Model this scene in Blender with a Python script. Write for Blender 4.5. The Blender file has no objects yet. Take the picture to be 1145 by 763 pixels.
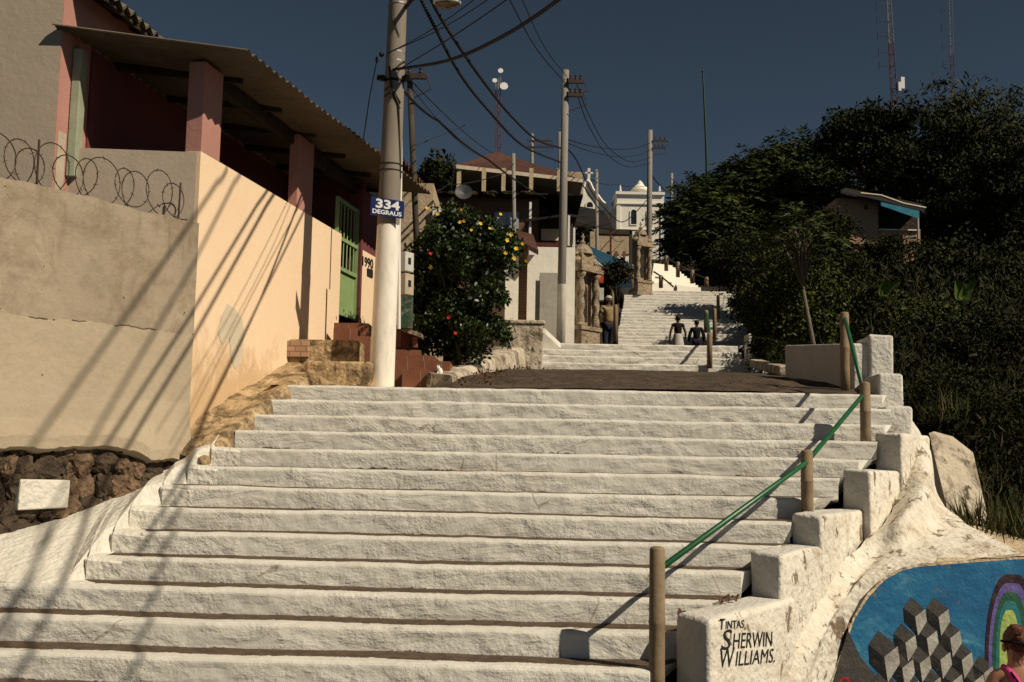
import bpy, bmesh, math, random
import numpy as np
from mathutils import Vector, Matrix, noise
R = math.radians
rnd = random.Random(7)
scn = bpy.context.scene
col = scn.collection

# ------------------------------------------------------------------ camera
F = 1150.0; CX = 572.5; CY = 381.5
PITCH = math.atan(118.5/F); ROLL = R(1.05)
fw = Vector((0, math.cos(PITCH), math.sin(PITCH)))
r0 = Vector((1, 0, 0)); u0 = Vector((0, -math.sin(PITCH), math.cos(PITCH)))
rv = math.cos(ROLL)*r0 + math.sin(ROLL)*u0
uv_ = -math.sin(ROLL)*r0 + math.cos(ROLL)*u0
cd = bpy.data.cameras.new('camera'); cam = bpy.data.objects.new('camera', cd); col.objects.link(cam)
cd.sensor_width = 36; cd.lens = 36*F/1145; cd.clip_start = .05; cd.clip_end = 3000
m = Matrix((rv, uv_, -fw)).transposed().to_4x4(); cam.matrix_world = m
scn.camera = cam

# ------------------------------------------------------------------ light
AZ = R(33); EL = R(42)
SUN = Vector((math.cos(EL)*math.cos(AZ), -math.cos(EL)*math.sin(AZ), math.sin(EL)))
w = bpy.data.worlds.new('World'); scn.world = w; w.use_nodes = True
nt = w.node_tree; bg = nt.nodes['Background']
sky = nt.nodes.new('ShaderNodeTexSky'); sky.sky_type = 'NISHITA'; sky.sun_disc = False
sky.sun_elevation = EL; sky.sun_rotation = math.atan2(SUN.x, SUN.y)
sky.altitude = 4500; sky.air_density = .40; sky.dust_density = 0.5; sky.ozone_density = .6
hsv = nt.nodes.new('ShaderNodeHueSaturation'); hsv.inputs['Saturation'].default_value = .80; hsv.inputs['Hue'].default_value = .478; hsv.inputs['Value'].default_value = 1.05; nt.links.new(sky.outputs[0], hsv.inputs['Color']); nt.links.new(hsv.outputs[0], bg.inputs[0]); bg.inputs[1].default_value = 0.05
sl = bpy.data.lights.new('sun', 'SUN'); sl.energy = 5.0; sl.angle = R(.55); sl.color = (1, .875, .69)
so = bpy.data.objects.new('sun', sl); col.objects.link(so)
so.rotation_euler = (-SUN).to_track_quat('-Z', 'Y').to_euler()
scn.view_settings.view_transform = 'Standard'; scn.view_settings.look = 'None'
scn.view_settings.exposure = 0.0; scn.view_settings.gamma = 1

# ------------------------------------------------------------------ helpers
def ray(px, py): return fw + ((px-CX)/F)*rv + ((CY-py)/F)*uv_
def W(px, py, Y):
    d = ray(px, py); return d*(Y/d.y)
def WP(px, py, p, n, off=0.0):          # point of a real plane seen at a pixel
    d = ray(px, py); p = Vector(p); n = Vector(n)
    return d*(p.dot(n)/d.dot(n)) + n.normalized()*off
def nz(x, y=0, z=0): return noise.noise(Vector((x, y, z)))
def interp(x, tab):
    if x <= tab[0][0]: return tab[0][1]
    for (a, b), (c, d) in zip(tab, tab[1:]):
        if x <= c: return b+(d-b)*(x-a)/(c-a)
    return tab[-1][1]

class MB:
    def __init__(s): s.v = []; s.f = []; s.mi = []; s.at = {}
    def add(s, vs, fs, mi=0):
        o = len(s.v); s.v += [tuple(v) for v in vs]
        for f in fs: s.f.append(tuple(i+o for i in f)); s.mi.append(mi)
        return o
    def quad(s, a, b, c, d, mi=0): s.add([a, b, c, d], [(0, 1, 2, 3)], mi)
    def box(s, x0, x1, y0, y1, z0, z1, mi=0):
        s.hexa([(x0,y0,z0),(x1,y0,z0),(x1,y1,z0),(x0,y1,z0)], [(x0,y0,z1),(x1,y0,z1),(x1,y1,z1),(x0,y1,z1)], mi)
    def hexa(s, b, t, mi=0):
        n = len(b)
        s.add(list(b)+list(t), [tuple(range(n))[::-1], tuple(range(n, 2*n))]+[(i, (i+1) % n, n+(i+1) % n, n+i) for i in range(n)], mi)
    def beam(s, p, q, wd, h, mi=0, up=(0,0,1)):
        p = Vector(p); q = Vector(q); d = (q-p).normalized(); up = Vector(up)
        a = d.cross(up).normalized()*wd/2; b = a.cross(d).normalized()*h/2
        s.hexa([p-a-b, p+a-b, p+a+b, p-a+b], [q-a-b, q+a-b, q+a+b, q-a+b], mi)
    def tube(s, pts, rad, n=8, mi=0, cap=True):
        pts = [Vector(p) for p in pts]; N = len(pts)
        if not hasattr(rad, '__len__'): rad = [rad]*N
        vs = []; 
        ref = Vector((0, 0, 1)) if abs((pts[-1]-pts[0]).normalized().z) < .9 else Vector((1, 0, 0))
        for i, p in enumerate(pts):
            d = (pts[min(i+1, N-1)]-pts[max(i-1, 0)]).normalized()
            a = d.cross(ref).normalized(); b = d.cross(a)
            for k in range(n):
                t = 2*math.pi*k/n; vs.append(p+(a*math.cos(t)+b*math.sin(t))*rad[i])
        fs = [(i*n+k, i*n+(k+1) % n, (i+1)*n+(k+1) % n, (i+1)*n+k) for i in range(N-1) for k in range(n)]
        if cap: fs += [tuple(range(n)), tuple(range((N-1)*n, N*n))[::-1]]
        s.add(vs, fs, mi)
    def lathe(s, c, prof, n=20, mi=0, sq=1.0):
        c = Vector(c); vs = []
        for (r_, z) in prof:
            for k in range(n):
                t = 2*math.pi*k/n; vs.append(c+Vector((r_*math.cos(t), r_*math.sin(t)*sq, z)))
        N = len(prof)
        s.add(vs, [(i*n+k, i*n+(k+1) % n, (i+1)*n+(k+1) % n, (i+1)*n+k) for i in range(N-1) for k in range(n)]+[tuple(range(n))[::-1], tuple(range((N-1)*n, N*n))], mi)
    def ell(s, c, r_, n=10, mi=0, jit=0, seed=0):
        c = Vector(c); vs = []; fs = []
        for i in range(n+1):
            ph = math.pi*i/n
            for k in range(n*2):
                t = math.pi*k/n; d = Vector((math.sin(ph)*math.cos(t), math.sin(ph)*math.sin(t), math.cos(ph)))
                j = 1+jit*nz(d.x*1.7+seed, d.y*1.7, d.z*1.7+seed*.7)+jit*.55*nz(d.x*4.5+seed, d.y*4.5, d.z*4.5)
                vs.append(c+Vector((d.x*r_[0], d.y*r_[1], d.z*r_[2]))*j)
        m_ = 2*n
        for i in range(n):
            for k in range(m_): fs.append((i*m_+k, (i+1)*m_+k, (i+1)*m_+(k+1) % m_, i*m_+(k+1) % m_))
        s.add(vs, fs, mi)
    def grid(s, rows, mi=0):            # rows of equally many points
        n = len(rows[0]); vs = [p for r_ in rows for p in r_]
        s.add(vs, [(i*n+k, i*n+k+1, (i+1)*n+k+1, (i+1)*n+k) for i in range(len(rows)-1) for k in range(n-1)], mi)
    def build(s, name, mats, parent=None, smooth=False, bevel=0, loc=None):
        me = bpy.data.meshes.new(name); off = Vector((0, 0, 0))
        if parent is not None:
            off = world_loc(parent)
        elif loc is not None: off = Vector(loc)
        me.from_pydata([tuple(Vector(v)-off) for v in s.v], [], s.f)
        if not isinstance(mats, (list, tuple)): mats = [mats]
        for m_ in mats: me.materials.append(m_)
        if len(mats) > 1: me.polygons.foreach_set('material_index', s.mi)
        bm = bmesh.new(); bm.from_mesh(me); bmesh.ops.recalc_face_normals(bm, faces=bm.faces); bm.to_mesh(me); bm.free()
        if smooth: me.polygons.foreach_set('use_smooth', [True]*len(me.polygons))
        for k, vals in s.at.items():
            a = me.attributes.new(k, 'FLOAT', 'POINT'); a.data.foreach_set('value', vals)
        o = bpy.data.objects.new(name, me); col.objects.link(o)
        if parent is not None: o.parent = parent
        else: o.location = off
        if bevel:
            b = o.modifiers.new('bevel', 'BEVEL'); b.width = bevel; b.segments = 3; b.limit_method = 'ANGLE'
        return o
def world_loc(o):
    v = Vector(o.location)
    while o.parent: o = o.parent; v += Vector(o.location)
    return v
def tag(o, label=None, cat=None, group=None, kind=None):
    if label: o['label'] = label
    if cat: o['category'] = cat
    if group: o['group'] = group
    if kind: o['kind'] = kind
    return o
def thing(name, loc, label, cat, group=None):
    o = bpy.data.objects.new(name, None); o.location = loc; o.empty_display_size = .1; col.objects.link(o)
    return tag(o, label, cat, group)
def smoothpts(pts, n):
    """Catmull-Rom through points, n samples a span"""
    P = [Vector(p) for p in pts]; P = [P[0]*2-P[1]]+P+[P[-1]*2-P[-2]]; out = []
    for i in range(1, len(P)-2):
        for k in range(n):
            t = k/n; a, b, c, d = P[i-1:i+3]
            out.append(.5*((2*b)+(c-a)*t+(2*a-5*b+4*c-d)*t*t+(3*b-a-3*c+d)*t**3))
    return out+[P[-2]]
def patch(mb, rows, nu, nv, bump=0, fr=3, mi=0):
    """smooth surface through a net of control points"""
    rr = [smoothpts(r_, nu) for r_ in rows]
    cols = [smoothpts([r_[k] for r_ in rr], nv) for k in range(len(rr[0]))]
    out = []
    for j in range(len(cols[0])):
        row = []
        for k in range(len(cols)):
            p = cols[k][j]
            row.append(p+Vector((nz(*(p*fr)), nz(p.y*fr, p.z*fr, p.x*fr), nz(p.z*fr+9, p.x*fr, p.y*fr)))*bump)
        out.append(row)
    mb.grid(out, mi)

# ------------------------------------------------------------------ materials
def ramp(nt, fac, stops):
    r_ = nt.nodes.new('ShaderNodeValToRGB'); e = r_.color_ramp.elements
    while len(e) < len(stops): e.new(.5)
    for i, (p, c) in enumerate(stops): e[i].position = p; e[i].color = (*c, 1) if len(c) == 3 else c
    nt.links.new(fac, r_.inputs[0]); return r_.outputs[0]
def mixc(nt, f, a, b):
    n = nt.nodes.new('ShaderNodeMix'); n.data_type = 'RGBA'
    for sock, v in ((0, f), (6, a), (7, b)):
        if hasattr(v, 'is_output'): nt.links.new(v, n.inputs[sock])
        else: n.inputs[sock].default_value = v if sock == 0 else (*v, 1)
    return n.outputs[2]
def mth(nt, op, a, b=None, c=None):
    n = nt.nodes.new('ShaderNodeMath'); n.operation = op
    for i, v in enumerate((a, b, c)):
        if v is None: continue
        if hasattr(v, 'is_output'): nt.links.new(v, n.inputs[i])
        else: n.inputs[i].default_value = v
    return n.outputs[0]
def tex(nt, sc, det=6, rough=.6, dist=0, stretch=None, kind='noise', rnd_=1):
    tc = nt.nodes.new('ShaderNodeTexCoord'); src = tc.outputs['Object']
    if stretch:
        mp = nt.nodes.new('ShaderNodeMapping'); mp.inputs['Scale'].default_value = stretch; nt.links.new(src, mp.inputs[0]); src = mp.outputs[0]
    if kind == 'noise':
        n = nt.nodes.new('ShaderNodeTexNoise'); n.inputs['Scale'].default_value = sc; n.inputs['Detail'].default_value = det
        n.inputs['Roughness'].default_value = rough; n.inputs['Distortion'].default_value = dist; nt.links.new(src, n.inputs['Vector']); return n.outputs['Fac']
    n = nt.nodes.new('ShaderNodeTexVoronoi'); n.inputs['Scale'].default_value = sc; n.inputs['Randomness'].default_value = rnd_
    if kind == 'edge': n.feature = 'DISTANCE_TO_EDGE'
    nt.links.new(src, n.inputs['Vector']); return n
def newmat(name, rough=.85):
    m_ = bpy.data.materials.new(name); m_.use_nodes = True; b = m_.node_tree.nodes['Principled BSDF']
    b.inputs['Roughness'].default_value = rough; b.inputs['Specular IOR Level'].default_value = .25
    return m_, m_.node_tree, b
def bump(nt, b, h, strength=.5, dist=.02):
    n = nt.nodes.new('ShaderNodeBump'); n.inputs['Strength'].default_value = strength; n.inputs['Distance'].default_value = dist
    nt.links.new(h, n.inputs['Height']); nt.links.new(n.outputs[0], b.inputs['Normal'])
def simple(name, c, rough=.7, var=.25, sc=6, bs=.2, bsc=40, metal=0, spec=.25):
    m_, nt, b = newmat(name, rough); b.inputs['Metallic'].default_value = metal; b.inputs['Specular IOR Level'].default_value = spec
    d = tuple(x*(1-var) for x in c); l = tuple(min(1, x*(1+var*.6)) for x in c)
    nt.links.new(ramp(nt, tex(nt, sc), [(.3, d), (.7, l)]), b.inputs['Base Color'])
    if bs: bump(nt, b, tex(nt, bsc, 4), bs, .01)
    return m_
def plaster(name, c, c2, stain, sc=1.2, amt=.62, streak=.0, bs=.5, bsc=18, bd=.02, spots=None, spot_t=.66):
    """two tone plaster with stains, vertical streaks and flaked spots"""
    m_, nt, b = newmat(name, .9)
    k = ramp(nt, tex(nt, sc, 8, .65), [(.35, c2), (.65, c)])
    s_ = ramp(nt, tex(nt, sc*1.7, 10, .75, .4), [(amt, (0, 0, 0)), (amt+.14, (1, 1, 1))])
    k = mixc(nt, s_, k, stain)
    if streak:
        s2 = ramp(nt, tex(nt, 1, 8, .7, .2, (9, 9, .8)), [(.55, (0, 0, 0)), (.75, (streak,)*3)])
        k = mixc(nt, s2, k, stain)
    if spots:
        s3 = ramp(nt, tex(nt, 7, 8, .72, .3, (1, 1, .55)), [(spot_t, (0, 0, 0)), (spot_t+.035, (1, 1, 1))])
        k = mixc(nt, s3, k, spots)
    nt.links.new(k, b.inputs['Base Color'])
    h = mth(nt, 'ADD', tex(nt, bsc, 6, .6), mth(nt, 'MULTIPLY', tex(nt, bsc*.25, 3), 1.5))
    bump(nt, b, h, bs, bd); return m_
M = {}
M['white'] = plaster('whitewash', (.67, .64, .56), (.60, .565, .485), (.46, .41, .33), 1.3, .66, .25, .75, 16, .03)
M['white_stained'] = plaster('stained_whitewash', (.72, .68, .585), (.64, .59, .49), (.42, .34, .245), 1.5, .52, .75, .8, 14, .03, (.21, .155, .105), .565)
M['white_old'] = plaster('mossy_whitewash', (.55, .48, .37), (.42, .36, .27), (.12, .09, .06), 1.6, .48, .95, .7, 14, .03, (.08, .07, .05), .58)
M['cream'] = plaster('cream_paint', (.78, .59, .40), (.75, .56, .37), (.70, .50, .30), .8, .66, .12, .22, 30, .01)
def base_grime(mat, z0, z1, c):
    nt = mat.node_tree; b = nt.nodes['Principled BSDF']; lk = b.inputs['Base Color'].links[0]; src = lk.from_socket
    geo = nt.nodes.new('ShaderNodeNewGeometry'); sp = nt.nodes.new('ShaderNodeSeparateXYZ'); nt.links.new(geo.outputs['Position'], sp.inputs[0])
    mr = nt.nodes.new('ShaderNodeMapRange'); nt.links.new(sp.outputs[2], mr.inputs[0]); mr.inputs[1].default_value = z1; mr.inputs[2].default_value = z0
    n1 = tex(nt, 3.0, 10, .75, .5, (1, 1, .7)); f = mth(nt, 'SUBTRACT', mth(nt, 'ADD', mth(nt, 'MULTIPLY', mr.outputs[0], .42), n1), .62)
    f = mth(nt, 'MULTIPLY', f, 6.0); cl = nt.nodes.new('ShaderNodeClamp'); nt.links.new(f, cl.inputs[0])
    nt.links.new(mixc(nt, mth(nt, 'MULTIPLY', cl.outputs[0], .75), src, c), b.inputs['Base Color'])
base_grime(M['cream'], .1, 1.5, (.50, .33, .17))
M['ochre'] = plaster('ochre_plaster', (.54, .39, .215), (.42, .29, .155), (.13, .09, .05), 2.6, .44, .85, .9, 12, .04)
M['tan'] = plaster('raw_plaster', (.45, .35, .235), (.365, .28, .18), (.19, .14, .09), 1.0, .57, .35, .6, 12, .02)
m_, nt, b = newmat('retaining_render', .92)
k = ramp(nt, tex(nt, 1.0, 9, .68), [(.32, (.26, .21, .15)), (.62, (.37, .30, .215))])
geo = nt.nodes.new('ShaderNodeNewGeometry'); sp = nt.nodes.new('ShaderNodeSeparateXYZ'); nt.links.new(geo.outputs['Position'], sp.inputs[0])
hz = mth(nt, 'ADD', sp.outputs[2], mth(nt, 'MULTIPLY', mth(nt, 'SUBTRACT', tex(nt, 1.3, 6), .5), .22))
low_ = mth(nt, 'LESS_THAN', hz, .97); k2 = ramp(nt, tex(nt, 1.6, 7, .6), [(.35, (.38, .31, .22)), (.65, (.45, .37, .26))])
k = mixc(nt, mth(nt, 'MULTIPLY', low_, .8), k, k2)
bl = ramp(nt, tex(nt, 2.2, 10, .78, .6), [(.48, (0, 0, 0)), (.66, (.85, .85, .85))]); up_ = ramp(nt, sp.outputs[2], [(.9, (.15, .15, .15)), (1.0, (1, 1, 1))])
k = mixc(nt, mth(nt, 'MULTIPLY', bl, mth(nt, 'ADD', .25, mth(nt, 'MULTIPLY', mth(nt, 'GREATER_THAN', hz, .97), .75))), k, (.20, .15, .095))
sk_ = ramp(nt, tex(nt, 1, 8, .72, .2, (7, 7, .9)), [(.52, (0, 0, 0)), (.70, (.8, .8, .8))]); tp_ = nt.nodes.new('ShaderNodeMapRange')
nt.links.new(hz, tp_.inputs[0]); tp_.inputs[1].default_value = 1.25; tp_.inputs[2].default_value = 2.05
k = mixc(nt, mth(nt, 'MULTIPLY', sk_, tp_.outputs[0]), k, (.15, .11, .07))
ln = mth(nt, 'LESS_THAN', mth(nt, 'ABSOLUTE', mth(nt, 'SUBTRACT', hz, .97)), .006); k = mixc(nt, mth(nt, 'MULTIPLY', ln, mth(nt, 'GREATER_THAN', tex(nt, 1.7, 3), .5)), k, (.10, .07, .045))
pt_ = ramp(nt, tex(nt, 9, 3, .5), [(.735, (0, 0, 0)), (.75, (1, 1, 1))]); k = mixc(nt, pt_, k, (.12, .08, .05))
nt.links.new(k, b.inputs['Base Color']); bump(nt, b, mth(nt, 'ADD', tex(nt, 16, 6), mth(nt, 'MULTIPLY', tex(nt, 3, 4), 1.6)), .5, .02)
M['tanwall'] = m_
M['greywall'] = plaster('grey_plaster', (.38, .31, .24), (.33, .27, .205), (.22, .175, .135), .8, .6, .2, .3, 22, .01)
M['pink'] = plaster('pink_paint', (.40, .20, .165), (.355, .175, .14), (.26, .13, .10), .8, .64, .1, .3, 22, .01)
M['darkpink'] = plaster('shaded_pink_paint', (.16, .05, .045), (.13, .04, .038), (.09, .03, .03), .8, .64, .1, .2, 22, .01)  # the pink house paint again, with veranda shade put into the colour
M['farwhite'] = plaster('church_limewash', (.80, .76, .66), (.74, .69, .59), (.48, .42, .33), .25, .63, .3, .3, 6, .03)
M['beige'] = plaster('beige_render', (.62, .50, .34), (.50, .385, .25), (.34, .25, .15), 1.6, .58, .4, .9, 14, .04)
M['block'] = plaster('block_whitewash', (.60, .575, .52), (.54, .515, .46), (.42, .39, .34), 2.0, .66, .3, .7, 22, .02)
M['stone'] = plaster('rubble_stone', (.10, .07, .045), (.035, .024, .016), (.22, .16, .11), 5, .6, .0, 1.0, 14, .05)
M['stone2'] = plaster('rubble_brown_stone', (.23, .15, .09), (.10, .065, .04), (.40, .31, .22), 6, .6, .0, 1.0, 14, .05)
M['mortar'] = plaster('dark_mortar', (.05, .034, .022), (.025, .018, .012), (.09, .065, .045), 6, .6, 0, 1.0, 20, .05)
M['terracotta'] = simple('terracotta_tile', (.19, .075, .042), .5, .3, 5, .2, 30)
M['terradark'] = simple('terracotta_joint', (.30, .20, .13), .8, .3, 8)
M['oratory'] = plaster('carved_stone', (.36, .28, .19), (.22, .165, .11), (.08, .06, .04), 2.5, .52, .3, .9, 16, .04)
M['concrete'] = plaster('pole_concrete', (.235, .215, .185), (.20, .18, .155), (.12, .105, .085), 1.2, .62, .3, .3, 40, .005)
M['post'] = simple('post_concrete', (.235, .17, .10), .75, .25, 12, .3, 60)
M['green_rail'] = simple('green_rail_paint', (.008, .09, .028), .4, .2, 10, .1, 60, 0, .5)
M['green_gate'] = simple('green_gate_paint', (.22, .31, .13), .5, .15, 8, .1)
M['trim_green'] = simple('pale_green_paint', (.30, .32, .22), .7, .2, 5)
M['corr'] = plaster('fibre_cement', (.13, .105, .075), (.085, .068, .048), (.045, .035, .025), 1.5, .58, .2, .4, 20, .01)
M['wood'] = simple('old_wood', (.055, .042, .028), .85, .4, 10, .5, 30)
M['tile'] = simple('roof_tile', (.070, .029, .019), .8, .6, 9, .8, 20)
M['darkroof'] = simple('dark_sheet_roof', (.010, .008, .007), .8, .4, 5, .3)
M['brick'] = None
M['black'] = simple('black_cable', (.012, .011, .010), .6, .2, 8, 0)
M['iron'] = simple('rusty_iron', (.055, .035, .025), .7, .4, 20, .4, 60)
M['metal'] = simple('galvanised_metal', (.30, .29, .27), .45, .2, 10, .1, 40, .6)
M['redpaint'] = simple('red_mast_paint', (.11, .05, .045), .7, .2, 3, 0)
M['whitepaint'] = simple('white_enamel', (.72, .70, .65), .5, .1, 5, .1)
M['signblue'] = simple('sign_blue', (.012, .022, .115), .35, .1, 5, 0, 40, 0, .5)
M['signwhite'] = simple('sign_white', (.80, .80, .78), .4, .05, 5, 0)
M['letter'] = simple('black_lettering', (.018, .016, .015), .8, .3, 30, 0)
M['tarp'] = simple('blue_tarp', (.010, .045, .075), .5, .25, 4, .3, 10)
M['cyan'] = simple('cyan_awning', (.02, .17, .24), .5, .3, 6, .3, 10)
M['boxgrey'] = simple('meter_box_plastic', (.50, .49, .45), .5, .15, 8, .1)
M['boxbeige'] = simple('meter_box_beige', (.42, .35, .26), .6, .2, 8, .1)
M['skin_dark'] = simple('dark_skin', (.075, .035, .022), .55, .15, 5, .05)
M['skin_tan'] = simple('tan_skin', (.34, .165, .10), .55, .12, 6, .05)
M['hair_dark'] = simple('black_hair', (.012, .009, .008), .6, .4, 40, .6, 80)
M['hair_red'] = simple('auburn_hair', (.12, .040, .022), .5, .5, 50, .8, 120)
M['cloth_black'] = simple('black_cloth', (.004, .004, .004), .9, .3, 10, .3, 30)
M['cloth_white'] = simple('white_cloth', (.42, .40, .36), .9, .15, 10, .3, 30)
M['cloth_pink'] = simple('magenta_cloth', (.55, .045, .20), .85, .15, 12, .3, 40)
M['cloth_khaki'] = simple('khaki_cloth', (.26, .19, .09), .9, .2, 10, .3, 30)
M['cloth_navy'] = simple('navy_cloth', (.012, .016, .028), .9, .3, 10, .3, 30)
M['glass'] = simple('dark_window', (.02, .02, .022), .15, .1, 5, 0, 40, 0, .5)
M['shadewhite'] = simple('window_panel', (.30, .34, .38), .5, .1, 5, 0)
M['deadleaf'] = simple('dead_leaf', (.10, .045, .022), .8, .5, 30, .2)
M['bark'] = simple('tree_bark', (.075, .055, .038), .9, .4, 8, .6, 20)
M['bark_pale'] = simple('pale_bark', (.14, .115, .085), .9, .4, 8, .6, 20)

def tworow(name, c_lo, c_hi, z, amp=.08):
    """pole paint: limewash up to a ragged line"""
    m_, nt, b = newmat(name, .85); geo = nt.nodes.new('ShaderNodeNewGeometry'); sp = nt.nodes.new('ShaderNodeSeparateXYZ')
    nt.links.new(geo.outputs['Position'], sp.inputs[0])
    h = mth(nt, 'ADD', sp.outputs[2], mth(nt, 'MULTIPLY', mth(nt, 'SUBTRACT', tex(nt, 9, 6), .5), amp*2))
    f = mth(nt, 'GREATER_THAN', h, z)
    lo = ramp(nt, tex(nt, 6, 8, .7, .3, (1, 1, .3)), [(.3, tuple(x*.72 for x in c_lo)), (.55, c_lo)])
    hi = ramp(nt, tex(nt, 4, 8, .7, .3, (2, 2, .3)), [(.3, tuple(x*.7 for x in c_hi)), (.65, c_hi)])
    nt.links.new(mixc(nt, f, lo, hi), b.inputs['Base Color']); bump(nt, b, tex(nt, 40, 5), .3, .006); return m_

def brickmat(name, c1, c2, mo, sc=4.0):
    m_, nt, b = newmat(name, .9); tc = nt.nodes.new('ShaderNodeTexCoord'); mp = nt.nodes.new('ShaderNodeMapping')
    mp.inputs['Rotation'].default_value = (R(90), 0, 0); nt.links.new(tc.outputs['Object'], mp.inputs[0])
    br = nt.nodes.new('ShaderNodeTexBrick'); br.inputs['Scale'].default_value = sc
    br.inputs['Color1'].default_value = (*c1, 1); br.inputs['Color2'].default_value = (*c2, 1); br.inputs['Mortar'].default_value = (*mo, 1)
    br.inputs['Mortar Size'].default_value = .03
    nt.links.new(mp.outputs[0], br.inputs[0]); nt.links.new(br.outputs[0], b.inputs['Base Color']); return m_
M['brick'] = brickmat('clay_brick', (.16, .078, .042), (.11, .052, .03), (.13, .095, .065), 3.2)
M['brick_tan'] = brickmat('pale_brick', (.42, .25, .15), (.34, .195, .115), (.2, .13, .085), 4)

# stair paint: limewash worn off the backs of the treads
m_, nt, b = newmat('stair_limewash', .92)
at = nt.nodes.new('ShaderNodeAttribute'); at.attribute_name = 'paint'
pn = tex(nt, 9, 8, .7); pn2 = tex(nt, 45, 4, .7)
e = mth(nt, 'ADD', at.outputs['Fac'], mth(nt, 'MULTIPLY', mth(nt, 'SUBTRACT', pn, .5), .8))
e = mth(nt, 'ADD', e, mth(nt, 'MULTIPLY', mth(nt, 'SUBTRACT', pn2, .5), .35))
f = ramp(nt, e, [(.45, (0, 0, 0)), (.55, (1, 1, 1))])
wh = ramp(nt, tex(nt, 1.1, 8, .65), [(.35, (.575, .55, .485)), (.62, (.66, .635, .565))])
vp = tex(nt, 1, kind='cell', stretch=(1.1, .01, 6.3)); wh = mixc(nt, ramp(nt, vp.outputs['Color'], [(.3, (0, 0, 0)), (.8, (.8, .8, .8))]), wh, (.59, .56, .49))
cr1 = tex(nt, 1.9, kind='edge', stretch=(1, 1, .55)); crk = ramp(nt, mth(nt, 'ADD', cr1.outputs['Distance'], mth(nt, 'MULTIPLY', mth(nt, 'SUBTRACT', tex(nt, 1.3, 4), .40), .25)), [(.0, (.7, .7, .7)), (.0022, (0, 0, 0))]); wh = mixc(nt, crk, wh, (.30, .25, .19))
dk = ramp(nt, tex(nt, 2.3, 9, .75, .5), [(.55, (0, 0, 0)), (.80, (.7, .7, .7))]); wh = mixc(nt, dk, wh, (.42, .36, .28))
st = ramp(nt, tex(nt, 12, 8, .7), [(.3, (.045, .03, .02)), (.7, (.13, .09, .06))])
nt.links.new(mixc(nt, f, st, wh), b.inputs['Base Color'])
h = mth(nt, 'ADD', tex(nt, 22, 6, .6), mth(nt, 'MULTIPLY', tex(nt, 60, 4, .6), .35))
rm = ramp(nt, tex(nt, 1.4, 5, .6, .5, (1, 1, 2.5)), [(.42, (.12, .12, .12)), (.62, (1, 1, 1))])
bump(nt, b, mth(nt, 'ADD', mth(nt, 'MULTIPLY', h, rm), mth(nt, 'MULTIPLY', tex(nt, 7, 4), .9)), .56, .024)
M['stair'] = m_

# cobbles
m_, nt, b = newmat('cobble', .85)
vo = tex(nt, 7, kind='edge'); vc = tex(nt, 7, kind='cell')
c_ = ramp(nt, vc.outputs['Color'], [(.2, (.045, .031, .022)), (.8, (.09, .062, .042))])
ed = ramp(nt, vo.outputs['Distance'], [(.0, (0, 0, 0)), (.06, (1, 1, 1))])
c_ = mixc(nt, ed, (.03, .021, .014), c_)
c_ = mixc(nt, ramp(nt, tex(nt, 1.1, 8, .7), [(.5, (0, 0, 0)), (.75, (.7, .7, .7))]), c_, (.14, .10, .065))
nt.links.new(c_, b.inputs['Base Color']); bump(nt, b, ed, .6, .02)
M['cobble'] = m_

def leafmat(name, cols, rough=.5, trans=.0):
    m_, nt, b = newmat(name, rough); g = nt.nodes.new('ShaderNodeNewGeometry')
    n = len(cols); b.inputs['Specular IOR Level'].default_value = .12 if name != 'hibiscus_foliage' else .3; nt.links.new(ramp(nt, g.outputs['Random Per Island'], [(i/(n-1), c) for i, c in enumerate(cols)]), b.inputs['Base Color'])
    return m_
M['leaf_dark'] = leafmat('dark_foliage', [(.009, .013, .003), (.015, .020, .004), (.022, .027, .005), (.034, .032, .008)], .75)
M['leaf_mid'] = leafmat('green_foliage', [(.015, .024, .005), (.030, .043, .008), (.052, .064, .012), (.085, .075, .018)], .6)
M['leaf_feather'] = leafmat('feathery_foliage', [(.016, .026, .005), (.026, .040, .008), (.042, .056, .011), (.06, .058, .014)], .65)
M['leaf_brown'] = leafmat('dry_foliage', [(.012, .009, .005), (.028, .019, .009), (.015, .017, .004), (.045, .033, .014)], .8)
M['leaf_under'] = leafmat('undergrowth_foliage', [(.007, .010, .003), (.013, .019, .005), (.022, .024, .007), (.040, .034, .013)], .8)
M['leaf_bush'] = leafmat('hibiscus_foliage', [(.010, .019, .004), (.020, .035, .007), (.042, .062, .013)], .4)
M['leaf_banana'] = leafmat('banana_leaf', [(.08, .12, .02), (.10, .15, .03)], .5)
M['leaf_bamboo'] = leafmat('bamboo_foliage', [(.035, .042, .014), (.05, .055, .02), (.028, .034, .012)], .7)
M['grass'] = leafmat('hill_grass', [(.020, .032, .009), (.055, .060, .020), (.085, .065, .028)], .8)
M['petal_y'] = simple('yellow_petals', (.70, .45, .035), .6, .15, 30, 0)
M['petal_r'] = simple('red_petals', (.45, .012, .012), .6, .2, 30, 0)
M['soil'] = plaster('hill_soil', (.04, .030, .018), (.020, .018, .010), (.012, .014, .006), .8, .5, 0, 1, 8, .1)
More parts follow.
